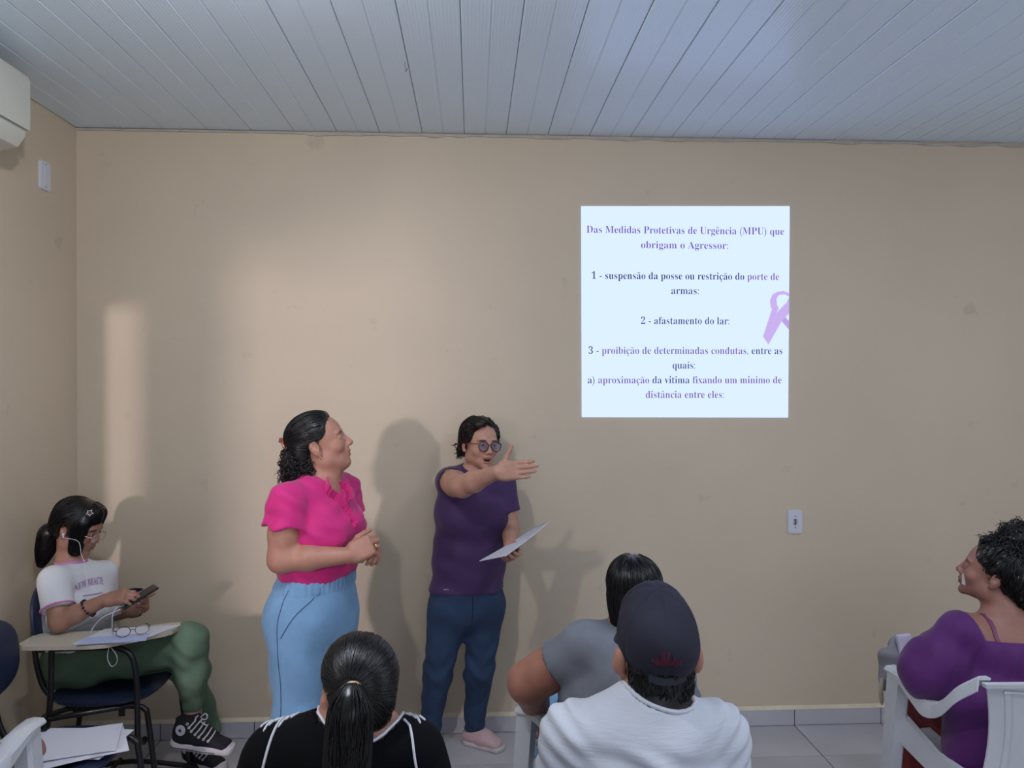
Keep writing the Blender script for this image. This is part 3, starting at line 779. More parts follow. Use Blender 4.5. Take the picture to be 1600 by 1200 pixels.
# ================================================================== standing woman in the pink blouse
def person_pink():
    Y = 2.9
    root = empty('person', (P(490, 900, Y)[0], Y, 0), 'standing person in magenta blouse and light blue jeans, curly hair half tied back, hands together', 'person')
    H = Head(P(500, 694, Y), (.95, .10, .30), 1.0)
    ft = N3((.90, -.44, 0)); rt = frame(ft)[:, 0]
    hipc, waist, chest, upper = P(489, 955, Y), P(496, 895, Y), P(500, 822, Y), P(494, 775, Y); nb = P(497, 757, Y+.01)
    st = [(hipc, .168, .118), (waist, .140, .105), (chest, .150, .118), (upper, .145, .085)]
    shR, shL = upper+rt*.165+UP*.002, upper-rt*.165+UP*.002
    elR = P(440, 874, 2.74); wrR = P(545, 868, 2.735)
    elL = P(545, 868, 3.12); wrL = P(568, 864, 2.87)
    skin = srgb(174, 126, 106)
    f = F(); build_head(f, H, full=1.04, jaw=.97, nose=1.03); neck(f, H, nb, .050, .058)
    f.cone(H.w((0, .03, -.085)), nb+ft*.02, .036, .05, .04)
    torso(f, st, rt, -.004)
    f.cone(shR-rt*.02, shL+rt*.02, .044, .044, .05)
    f.chain([shR, (shR*.45+elR*.55), elR], [.050, .053, .048], .02); f.chain([elR, elR*.6+wrR*.4, wrR], [.046, .044, .028], .02)
    f.chain([shL, elL, wrL], [.055, .046, .028], .02)
    fr = N3(wrR-elR+np.array([.0, .05, .09])); hand(f, wrR, fr, (-.1, -1, .25), True, .96, (.75, .85, .95, 1.0), .02, ((.6, .8, -.2), (.2, .95, -.4), (.1, .9, -.5)))
    hand(f, wrL+np.array([.0, 0, .004]), N3((.55, -.75, .35)), (.3, .3, .9), False, .92, (.9, .9, .9, .9), .0, ((.5, .9, -.1), (.2, 1, -.2), (.1, 1, -.3)))
    sdfobj('body', f, .0075, M['skin'], root, skin_colour(skin, H), [H.box(), hbox(wrR, fr)], .0026)
    eyes(H, root)
    # blouse
    M['pink'] = mat('magenta_cloth', srgb(198, 24, 116), .72, bump=.12, bscale=500, var=.06, vscale=20, sheen=.2)
    g = F(); torso(g, [(waist-UP*.035, .128, .094), (waist+UP*.03, .150, .116), (chest, .158, .126), (upper, .152, .092)], rt, .006)
    for s in (-1, 1): g.ell(chest+ft*.075+rt*s*.062+UP*-.005, (.072, .068, .066), frame(ft), .04)
    g.cone(shR-rt*.03, shL+rt*.03, .061, .061, .04)
    g.cone(upper+UP*.02, nb+UP*.012, .085, .062, .03)
    g.cut(waist-UP*.038, -UP, .004)
    g.cone(nb+UP*.035, H.w((0, -.02, -.06)), .062, .075, .006, 's')
    g.cone(nb+ft*.05+UP*.03, upper+ft*.135-UP*.03, .050, .008, .006, 's')
    for sh, el in ((shR, elR), (shL, elL)):       # fluttering cap sleeves
        d = N3(el-sh); sl = F(); sl.ell(sh+UP*.002, (.064, .066, .060), None, .02); sl.flat(sh, sh+d*.13, ft, (.067, .065), (.090, .078), .02)
        sl.fn(lambda p, sh=sh, d=d: (p-sh-d*.088)@d+.009*np.sin((p@ft)*75+1), 'i', .003)
        g.sub(sl, .014)
    g.fn(lambda p: wob(p, (48, 36, 34), .0030, 1.0)+.0022*np.sin(p[:, 2]*95+7*np.sin(p[:, 0]*11+p[:, 1]*7)), 'd'); g.margin = .01
    bl = sdfobj('blouse', g, .006, M['pink'], root)
    # ruffled collar down to the placket
    base = F(); base.ops = list(g.ops)
    path = surf_path(base, [nb-ft*.075+UP*.02, nb-ft*.05+rt*.062+UP*.022, nb+ft*.02+rt*.075+UP*.006, upper+ft*.085+rt*.045+UP*.01, upper+ft*.13+rt*.008-UP*.05, upper+ft*.14+rt*.003-UP*.11], .004, 30)
    nn = base.grad(path)
    for sgn, w0 in ((1, .017),):
        pr = []; wd = []; nr = []
        for i, p in enumerate(path):
            a = i*.75; pr.append(p+nn[i]*(.008+.005*math.sin(a))+UP*.002); wd.append(.020 if i < len(path)*.7 else .013)
            nr.append(N3(UP*.55+nn[i]*(.75+.3*math.cos(a))))
        ribbon_strip(pr, wd, nr, .002, 'collar_ruffle', M['pink'], root)
    path2 = surf_path(base, [nb-ft*.06-rt*.04+UP*.02, nb-rt*.075+UP*.008, upper+ft*.08-rt*.05+UP*.012, upper+ft*.13-rt*.005-UP*.045], .004, 30); n2 = base.grad(path2)
    ribbon_strip([p+n2[i]*(.008+.005*math.sin(i*.75)) for i, p in enumerate(path2)], [.020]*len(path2), [N3(UP*.6+n2[i]*.7) for i in range(len(path2))], .002, 'collar_ruffle', M['pink'], root)
    # jeans
    M['jean_l'] = mat('light_denim', srgb(116, 158, 194), .85, bump=.25, bscale=700, var=.10, vscale=14, sheen=.1)
    j = F(); torso(j, [(hipc-UP*.05, .176, .125), (hipc+UP*.02, .176, .126), (waist-UP*.005, .156, .122)], rt, .008)
    hR, hL = hipc+rt*.085-UP*.03, hipc-rt*.085-UP*.03
    j.ell(hipc-ft*.045+rt*.07-UP*.03, (.10, .085, .10), frame(ft), .04); j.ell(hipc-ft*.045-rt*.07-UP*.03, (.10, .085, .10), frame(ft), .04)
    kR, kL = np.array([hR[0]+.0, hR[1], .48]), np.array([hL[0]+.03, hL[1]+.02, .48]); aR, aL = np.array([hR[0]-.015, hR[1], .07]), np.array([hL[0]+.03, hL[1]+.02, .07])
    j.chain([hR, kR, aR], [.112, .090, .088], .03); j.chain([hL, kL, aL], [.112, .090, .088], .03)
    j.cut(waist+UP*.004, UP, .004); j.cut((0, 0, .07), -UP, .004)
    def jf(p):
        band = np.exp(-((p[:, 2]-waist[2]+.02)/.022)**2)
        an = np.arctan2((p-waist)@ft, (p-waist)@rt)
        return wob(p, (30, 34, 26), .0035, 2.2)+band*.0040*np.sin(an*46)+.003*np.exp(-((p[:, 2]-waist[2]+.047)/.006)**2)
    j.fn(jf, 'd'); j.margin = .012
    jo = sdfobj('jeans', j, .0065, M['jean_l'], root)
    thread = mat('seam_thread', srgb(60, 84, 116), .8)
    sp_ = surf_path(j, [waist+rt*.14-ft*.0-UP*.05, hipc+rt*.2, kR+rt*.1+UP*.2, kR+rt*.1, kR+rt*.1-UP*.22], .0005, 10)
    o = MB().tube(sp_, .0016, 5).build('side_seam', thread, root); 
    pk = surf_path(j, [waist+rt*.12+ft*.07-UP*.055, hipc+rt*.17+ft*.05+UP*.03, hipc+rt*.19+ft*.012-UP*.04], .0005, 8)
    MB().tube(pk, .0018, 5).build('pocket_seam', thread, root)
    for q in (rt*.11+ft*.07, rt*.135-ft*.02, rt*.0+ft*.12):
        pb = surf_path(j, [waist+q-UP*.008, waist+q*1.02-UP*.05], .003, 4); nbm = j.grad(pb)
        ribbon_strip(pb, [.006]*len(pb), [N3(np.cross(n_, UP)) for n_ in nbm], .003, 'belt_loop', M['jean_l'], root)
    M['sandal'] = mat('dark_shoe', (.03, .025, .022), .6)
    for a in (aR, aL): shoe(root, np.array([a[0]-.05, a[1]+.02, 0]), np.array([a[0]+.16, a[1]-.05, 0]), M['sandal'], M['dark'])
    # hair: smooth on top, clipped behind, long curls
    hf = F(); H.e(hf, (0, -.014, .042), (.0805, .104, .085), .02); 
    H.e(hf, (0, -.075, -.02), (.068, .045, .075), .03)
    def hairline(p):
        q = H.l(p); z = q[:, 2]; lim = np.where(z < .004, -.034, np.where(z < .022, -.034+(z-.004)/.018*.062, .028+(z-.022)*.50))
        return (q[:, 1]-lim)*.8
    hf.fn(hairline, 'i', .012)
    hb = F(); hb.ops = list(hf.ops)
    tie = H.w((0, -.118, .038))
    V0 = hf.mesh(.004); parts = [V0]
    st_ = V0[0][rng.choice(len(V0[0]), 900)]; L_ = H.l(st_); st_ = st_[L_[:, 2] > -.02]
    parts.append(strands(hb, st_, lambda p, i: (tie-p)*(.5 if True else 1), 10, .012, .003, .0016, .0014, .12))
    # curl mass
    roots = []; dirs = []
    for i in range(620):
        t = rng.random()**.8; a = rng.normal(0, .6)
        b = H.w((rng.normal(0, .034), -.098-.012*rng.random(), .03-.10*t)); b = b if i % 3 else H.w((.045+.015*rng.random(), -.045-.05*rng.random(), -.02-.07*t)); roots.append(b+rng.normal(0, .010, 3)); dirs.append(np.array([-.28+.1*rng.normal(), .0+.2*rng.normal(), -1.0]))
    parts.append(curls(roots, dirs, .085, .0095, 3.0, 22, .15, .0030, .0014, .16))
    hairobj(parts, M['hair'], root)
    core = F(); core.chain([H.w((0, -.088, .02)), H.w((0, -.100, -.06)), H.w((0, -.088, -.14))], [.036, .044, .028], .03); core.fn(lambda p: wob(p, (160, 160, 160), .004, .3), 'd'); core.margin = .01
    sdfobj('hair_tail', core, .0045, M['hair'], root)
    clipm = mat('claw_clip', srgb(150, 86, 74), .35)
    cl = MB()
    for s in (-1, 1):
        pts = bez([tie+H.R@np.array([s*.006, .012, .012]), tie+H.R@np.array([s*.022, -.006, .010]), tie+H.R@np.array([s*.026, .0, -.012]), tie+H.R@np.array([s*.020, .018, -.026])], 5); cl.tube(pts, .0055, 8)
    for s in (-1, 1): cl.tube([tie+H.R@np.array([s*.004, -.002, .014]), tie+H.R@np.array([s*.010, -.016, .022])], [.007, .009], 8)
    cl.build('claw_clip', clipm, root, True)
    er = H.w((.079, -.006, -.038)); MB().tube([er+np.array([.004*math.cos(a), 0, .007*math.sin(a)-.006]) for a in np.linspace(0, 6.28, 13)[:-1]], .0012, 6, closed=True).build('earring', M['gold'], root, True)
    # rings on the right hand
    y = fr; z = N3(np.array([-.1, -1, .25])-y*(y@np.array([-.1, -1, .25]))); x = -np.cross(y, z)
    for bx, by, rr in ((-.0105, .104, .0095),):
        c = wrR+.96*(x*bx+y*by+z*-.006)
        MB().tube([c+x*rr*math.cos(a)+z*rr*math.sin(a) for a in np.linspace(0, 6.28, 17)[:-1]], .0022, 7, closed=True).build('ring', M['gold'], root, True)
    return root
person_pink()

# ================================================================== standing woman in the purple T-shirt
def person_purple():
    Y = 3.5
    root = empty('person', (P(735, 900, Y)[0], Y, 0), 'standing person in dark purple T-shirt, glasses and dark jeans pointing towards the slide', 'person')
    H = Head(P(749, 694, Y-.03), (.47, -.88, -.02), .95, roll=-.06)
    ft = N3((.22, -.97, 0)); rt = frame(ft)[:, 0]
    hipc, waist, chest, upper = P(729, 935, Y), P(733, 868, Y), P(738, 800, Y), P(740, 757, Y); nb = P(744, 741, Y)
    st = [(hipc, .158, .115), (waist, .142, .105), (chest, .148, .112), (upper, .13, .08)]
    shR, shL = P(702, 752, Y-.04), P(785, 757, Y-.01)
    elR = P(722, 760, 3.20); wrR = P(776, 738, 3.06)
    elL = P(797, 828, 3.47); wrL = P(797, 852, 3.27)
    skin = srgb(186, 140, 120)
    f = F(); build_head(f, H, mouth=.010, full=1.06); neck(f, H, nb, .048, .055)
    torso(f, st, rt, -.004); f.cone(shR, shL, .05, .05, .05)
    f.chain([shR, shR*.5+elR*.5, elR], [.056, .054, .046], .02); f.chain([elR, elR*.65+wrR*.35, wrR], [.045, .043, .028], .02)
    f.chain([shL, elL], [.054, .042], .02); f.chain([elL, wrL], [.041, .027], .02)
    fr = N3(wrR-elR+np.array([.06, .09, -.05])); hand(f, wrR, fr, (-.35, -.9, .1), True, .94, (.14, .10, .13, .20), .012, ((.8, .6, -.0), (.85, .5, .05), (.8, .55, .1)))
    fl = N3((.10, -.75, -.35)); hand(f, wrL, fl, (.55, -.2, -.8), False, .92, (.45, .5, .55, .6), .02, ((.5, .8, -.2), (.2, .9, -.4), (.1, .9, -.4)))
    ak = [P(672, 1140, 3.52), P(741, 1136, 3.56)]
    sdfobj('body', f, .0075, M['skin'], root, skin_colour(skin, H, extra=[((0, .085, -.068), (.017, .02, .006), (.25, .10, .10))]), [H.box(), hbox(wrR, fr), hbox(wrL, fl)], .0026)
    eyes(H, root)
    te = F(); H.e(te, (0, .078, -.0605), (.015, .012, .0035), .002); sdfobj('teeth', te, .0015, mat('teeth', (.6, .57, .5), .3), root)
    M['purple'] = mat('dark_purple_cloth', srgb(56, 28, 78), .75, bump=.08, bscale=500, var=.06, vscale=12, sheen=.1)
    g = F(); torso(g, [(hipc+UP*.035, .162, .122), (waist, .150, .114), (chest, .156, .120), (upper, .135, .086)], rt, .008)
    for s in (-1, 1): g.ell(chest+ft*.075+rt*s*.066-UP*.012, (.075, .066, .066), frame(ft), .045)
    g.cone(shR-rt*.0, shL, .054, .054, .04)
    g.cone(upper+UP*.015, nb+UP*.012, .085, .060, .03)
    g.cone(nb+UP*.03+ft*.02, H.w((0, -.0, -.06)), .066, .08, .005, 's')
    g.cut(hipc+UP*.045, -UP, .004)
    for sh, el, ln, r0, r1 in ((shR, elR, .062, .062, .069), (shL, elL, .13, .060, .066)):
        d = N3(el-sh); sl = F(); sl.cone(sh-d*.01, sh+d*(ln+.04), r0, r1, .02); sl.cut(sh+d*ln, d, .003); (sl.cone(sh+d*(ln-.02), el, r1-.012, r1-.012, .003, 's') if ln < .1 else None); g.sub(sl, .014)
    def tf(p):
        fold = .0035*np.sin((p@N3(rt*.4+UP*.95))*60+4*np.sin((p@rt)*14))*np.clip((chest[2]+.02-p[:, 2])/.06, 0, 1)
        return wob(p, (26, 26, 22), .0030, 4.0)+fold*.7
    g.fn(tf, 'd'); g.margin = .012
    ts = sdfobj('t_shirt', g, .006, M['purple'], root)
    lg = surf_path(g, [hipc+rt*.135+ft*.10+UP*.075, hipc+rt*.112+ft*.12+UP*.078], .001, 4)
    MB().tube(lg, .0022, 5).build('hem_tag', mat('silver_print', (.3, .3, .36), .5), root)
    M['jean_d'] = mat('dark_denim', srgb(32, 54, 84), .85, bump=.25, bscale=700, var=.22, vscale=9)
    j = F(); torso(j, [(hipc-UP*.03, .166, .122), (hipc+UP*.06, .158, .118)], rt, .006)
    hR, hL = hipc+rt*.082-UP*.045, hipc-rt*.082-UP*.045
    kR, kL = P(684, 1052, 3.46), P(749, 1050, 3.47); 
    j.chain([hR, kR, ak[0]], [.094, .062, .047], .03); j.chain([hL, kL, ak[1]], [.094, .062, .047], .03)
    j.cut(hipc+UP*.06, UP, .004); j.cut((0, 0, .068), -UP, .004)
    j.fn(lambda p: wob(p, (34, 34, 30), .0030, 5.0)+.0035*np.sin(p[:, 2]*75+3*np.sin(p[:, 0]*30))*np.exp(-((p[:, 2]-.40)/.10)**2)+.003*np.sin(p[:, 2]*95+2*np.sin(p[:, 0]*25))*np.exp(-((p[:, 2]-.09)/.05)**2), 'd'); j.margin = .012
    sdfobj('jeans', j, .0065, M['jean_d'], root)
    thr = mat('denim_seam', srgb(20, 34, 56), .8)
    MB().tube(surf_path(j, [hipc+ft*.14+UP*.04, hipc+ft*.14-UP*.04, hipc+ft*.11-UP*.10], .0006, 8), .002, 5).build('fly_seam', thr, root)
    M['pinkshoe'] = mat('pale_pink_knit', srgb(190, 160, 160), .8, bump=.3, bscale=400); M['sole'] = mat('pale_sole', (.52, .48, .47), .6)
    shoe(root, P(722, 1157, 3.585)*[1, 1, 0], P(792, 1172, 3.47)*[1, 1, 0], M['pinkshoe'], M['sole'], .07)
    shoe(root, P(668, 1157, 3.57)*[1, 1, 0], P(640, 1172, 3.40)*[1, 1, 0], M['pinkshoe'], M['sole'], .07)
    # short wavy hair
    hf = F(); H.e(hf, (0, -.016, .046), (.083, .102, .086), .02); H.e(hf, (0, -.07, -.015), (.066, .045, .055), .03)
    for s in (-1, 1): H.e(hf, (s*.070, .014, .040), (.016, .032, .045), .02)
    H.e(hf, (.03, .072, .095), (.045, .022, .022), .03)
    def hl(p):
        q = H.l(p); z = q[:, 2]; ax = np.abs(q[:, 0])
        lim = np.where(z > .085, .09, np.where(z > .01, .030+(z-.01)*.40, -.028)); lim = lim-np.where(z < .01, 0, 0)-np.clip(.045-ax, 0, .05)*.9*np.clip((.125-z)/.03, 0, 1)
        return (q[:, 1]-lim)*.75
    hf.fn(hl, 'i', .012); hf.fn(lambda p: wob(p, (120, 120, 150), .0035, 2.0), 'd'); hf.margin = .01
    V0 = hf.mesh(.004); parts = [V0]; smooth_f = F(); smooth_f.ops = hf.ops[:-1]
    ss = V0[0][rng.choice(len(V0[0]), 700)]
    def dirf(p, i):
        q = H.l(p); d = np.stack([np.sign(q[:, 0])*.5+.2*np.sin(q[:, 2]*160), -np.ones(len(q))*.7, -.5+.6*np.sin(q[:, 1]*150+q[:, 0]*60)], 1); return d@H.R.T
    parts.append(strands(smooth_f, ss, dirf, 9, .009, .006, .0022, .0015, .2))
    roots = [H.w((rng.choice([-1, 1])*(.035+.03*rng.random()), -.085-.02*rng.random(), -.005-.05*rng.random())) for _ in range(140)]
    parts.append(curls(roots, [H.R@np.array([0, -.4, -1])]*140, .035, .006, 1.3, 12, 0, .0028, .0015, .5))
    hairobj(parts, M['hairb'], root)
    # round glasses
    gl = empty('eyeglasses', (0, 0, 0)); setparent(gl, root); gl.matrix_parent_inverse = Matrix.Translation(root.location).inverted()
    fm = mat('glasses_frame', srgb(58, 34, 40), .3); lens = mat('tinted_lens', srgb(88, 96, 128), .08, alpha=.24)
    def ring(s, k=24):
        out = []
        for a in np.linspace(0, 2*math.pi, k+1)[:-1]:
            u, v = math.cos(a), math.sin(a); out.append(H.w((s*(.0335+.026*u), .1065-.004*abs(u), -.002+.0235*v*(1 if v < 0 else .92)+.002*abs(u))))
        return out
    for s in (-1, 1):
        MB().tube(ring(s), .0022*H.s, 7, closed=True).build('rim', fm, gl, True)
        rg = ring(s); MB().add(rg+[p+H.R[:, 1]*.0012 for p in rg], [tuple(range(23, -1, -1)), tuple(range(24, 48))]).build('lens', lens, gl)
        MB().tube(bez([H.w((s*.059, .1025, .008)), H.w((s*.070, .085, .009)), H.w((s*.081, .02, .008)), H.w((s*.081, -.018, .006))], 4), .0019*H.s, 6).build('temple', fm, gl, True)
    MB().tube(bez([H.w((-.009, .106, .004)), H.w((0, .110, .007)), H.w((.009, .106, .004))], 4), .0020*H.s, 6).build('bridge', fm, gl, True)
    er = H.w((.081, -.004, -.040)); MB().lathe([(.0001, -.003), (.003, 0), (.0001, .003)], er, 8).build('earring', M['dark'], root, True)
    return root, wrL, fl
pB, wrL_B, fl_B = person_purple()
# sheets held in her lowered hand
def sheet(name, c4, t, m, label, cat, group=None, bend=0.0, n=8):
    a, b, c, d = [np.asarray(q, float) for q in c4]; nn = N3(np.cross(b-a, d-a)); V = []
    for s in (0, t):
        for i in range(n+1):
            for k in range(n+1):
                u, v = i/n, k/n; p = (a*(1-u)+b*u)*(1-v)+(d*(1-u)+c*u)*v
                V.append(p+nn*(s+bend*math.sin(math.pi*u)))
    K = (n+1)**2; Fc = []
    for i in range(n):
        for k in range(n):
            q = (i*(n+1)+k, (i+1)*(n+1)+k, (i+1)*(n+1)+k+1, i*(n+1)+k+1); Fc.append(q[::-1]); Fc.append(tuple(K+x for x in q))
    ring = [i*(n+1) for i in range(n)]+[n*(n+1)+k for k in range(n)]+[(n-i)*(n+1)+n for i in range(n)]+[n-k for k in range(n)]
    for i in range(len(ring)): x, y = ring[i], ring[(i+1) % len(ring)]; Fc.append((x, y, y+K, x+K))
    o = meshobj(name, V, Fc, m, None, True); o.data.set_sharp_from_angle(angle=math.radians(40)); return tag(o, label, cat, group)
sheet('paper_sheets', [P(749, 876, 3.13), P(838, 822, 3.40), P(857, 815, 3.30), P(790, 868, 3.05)], .003, M['paper'], 'white paper sheets held low by the person in the purple T-shirt', 'paper', bend=.004)
# ================================================================== seated woman seen from behind, black jersey and ponytail
def pose_seated(f, hip, knees, ankles, r=(.085, .062, .045)):
    for k, a in zip(knees, ankles):
        f.cone(hip, k, r[0]*1.15, r[1], .03); f.cone(k, a, r[1], r[2], .02)
def person_black():
    Y = 1.55
    root = empty('person', (P(552, 1100, Y)[0], Y, 0), 'seated person seen from behind in black jersey with white piping, long black ponytail', 'person')
    H = Head(P(558, 1076, Y), (-.42, .90, .03), .87, roll=.05)
    ft = N3((-.04, 1, 0)); rt = frame(ft)[:, 0]
    nb = P(546, 1148, Y-.02); upper = nb-UP*.036+ft*-.01; chest = upper-UP*.13+ft*.03; hip = np.array([nb[0], nb[1]-.05, .50])
    shR, shL = upper+rt*.128-UP*.004, upper-rt*.150-UP*.004
    elR, elL = shR+np.array([.055, .05, -.26]), shL+np.array([-.055, .05, -.26])
    wrR, wrL = elR+np.array([-.10, .20, -.02]), elL+np.array([.10, .20, -.02])
    skin = srgb(178, 128, 108); f = F()
    build_head(f, H); neck(f, H, nb, .048, .056); f.cone(nb, upper, .056, .08, .03)
    torso(f, [(hip, .15, .11), (chest, .15, .11), (upper, .14, .08)], rt, -.006, .05)
    f.cone(shR, shL, .05, .05, .05)
    for sh, el, wr, rr in ((shR, elR, wrR, True), (shL, elL, wrL, False)):
        f.chain([sh, el, wr], [.054, .044, .027], .02); hand(f, wr, N3(wr-el), UP, rr, .9)
    sdfobj('body', f, .0075, M['skin'], root, skin_colour(skin, H), [H.box((-.1, -.12, -.13), (.1, .12, .12))], .0035)
    eyes(H, root)
    # jersey
    M['jersey'] = mat('black_jersey', (.002, .002, .003), .85, bump=.15, bscale=600, spec=.12); M['piping'] = mat('white_piping', (.62, .62, .66), .6)
    g = F(); torso(g, [(hip-UP*.02, .165, .125), (chest, .165, .125), (upper, .150, .09)], rt, .006); g.cone(shR-rt*.02, shL+rt*.02, .058, .058, .05)
    g.cone(nb-UP*.005, upper, .066, .09, .03)
    for sh, el in ((shR, elR), (shL, elL)):
        d = N3(el-sh); sl = F(); sl.chain([sh, sh+d*.28], [.062, .062], .02); sl.cut(sh+d*.22, d, .003); g.sub(sl, .03)
    g.fn(lambda p: wob(p, (30, 28, 24), .0035, 7.0), 'd'); g.margin = .01
    gA = F(); gA.ops = list(g.ops); gB = F(); gB.cone(nb+UP*.012, H.w((0, -.02, -.06)), .076, .09, 0); g.cone(nb+UP*.012, H.w((0, -.02, -.06)), .076, .09, .002, 's')
    sdfobj('jersey', g, .006, M['jersey'], root)
    # white piping at the neck and down the sleeve seams
    nk = []
    for a in np.linspace(0, 2*math.pi, 25)[:-1]:
        nk.append(nb-UP*.010+rt*.082*math.cos(a)+ft*.078*math.sin(a))
    pth = rim_curve(gA, gB, nk)
    MB().tube(pth, .0030, 6, closed=True).build('neck_piping', M['piping'], root, True)
    for sh, el, s in ((shR, elR, 1), (shL, elL, -1)):
        q = surf_path(g, [sh-rt*s*.028+UP*.07+ft*.035, sh-rt*s*.012+UP*.06-ft*.03, sh+rt*s*.015-UP*.01-ft*.10, sh+rt*s*.03-UP*.09-ft*.10, sh+rt*s*.05-UP*.18-ft*.06], .0012, 8)
        MB().tube(q, .0026, 6).build('sleeve_piping', M['piping'], root, True)
        # frayed white zebra mark on the shoulder
        for i in range(7):
            c = sh+UP*.07-rt*s*(.052-.011*i)+ft*(.006*math.sin(i*2.3)+.01); q = surf_path(g, [c-rt*s*.004+ft*.012, c, c+rt*s*.010-ft*(.012+.006*(i % 3))], .0012, 4)
            MB().tube(q, [.0008]+[.0024]*(len(q)-2)+[.0006], 5).build('shoulder_mark', M['piping'], root, True)
    j = F(); 
    kn = [hip+ft*.40+rt*s*.10-UP*.02 for s in (1, -1)]; an = [np.array([k[0], k[1]+.03, .06]) for k in kn]
    pose_seated(j, hip-UP*.02, kn, an); j.ell(hip-UP*.02, (.17, .13, .10), frame(ft), .03)
    sdfobj('trousers', j, .009, mat('dark_trousers', (.01, .01, .012), .8), root)
    for a in an: shoe(root, a*[1, 1, 0]-ft*.05, a*[1, 1, 0]+ft*.18, M['sandal'], M['dark'])
    # hair pulled back into a ponytail
    hf = F(); H.e(hf, (0, -.016, .044), (.081, .101, .084), .02); H.e(hf, (0, -.050, -.022), (.066, .060, .058), .03)
    def hl(p):
        q = H.l(p); z = q[:, 2]; lim = np.where(z > .03, .062, np.where(z > -.0, -.022+.084*z/.03, -.030-.0*z)); return (q[:, 1]-lim)*.8
    hf.fn(hl, 'i', .012)
    tie = H.w((-.046, -.099, .048)); tb = tie+H.R@np.array([0, -.012, -.004])
    V0 = hf.mesh(.004); parts = [V0]
    ss = V0[0][rng.choice(len(V0[0]), 2300)]
    parts.append(strands(hf, ss, lambda p, i: (tie-p)*.8, 12, .011, .0035, .0013, .0011, .07))
    tail = F(); pts = bez([tie+H.R@np.array([0, .01, 0]), tb+np.array([0, -.018, -.012]), tb+np.array([-.004, -.020, -.07]), tb+np.array([-.010, -.006, -.16]), tb+np.array([-.016, .0, -.27])], 4)
    rad = np.interp(np.linspace(0, 1, len(pts)), [0, .12, .35, .7, 1], [.013, .020, .034, .038, .022])
    tail.chain(pts, list(rad), .01)
    V1 = tail.mesh(.004); parts.append(V1)
    ss = tail.mesh(.006)[0]; ss = ss[ss[:, 2] > tb[2]-.16]; ss = ss[rng.choice(len(ss), 700)]
    parts.append(strands(tail, ss, lambda p, i: np.tile(np.array([-.02, 0, -1.]), (len(p), 1)), 12, .012, .004, .0013, .0010, .10))
    hairobj(parts, M['hair'], root)
    hm = mat('beige_hair_tie', srgb(196, 160, 124), .6)
    ax = N3(pts[2]-pts[0]); u = N3(np.cross(ax, UP)); v = np.cross(ax, u)
    MB().tube([tie+ax*.016+u*.0195*math.cos(a)+v*.0195*math.sin(a) for a in np.linspace(0, 6.28, 21)[:-1]], .0048, 8, closed=True).build('hair_tie', hm, root, True)
person_black()

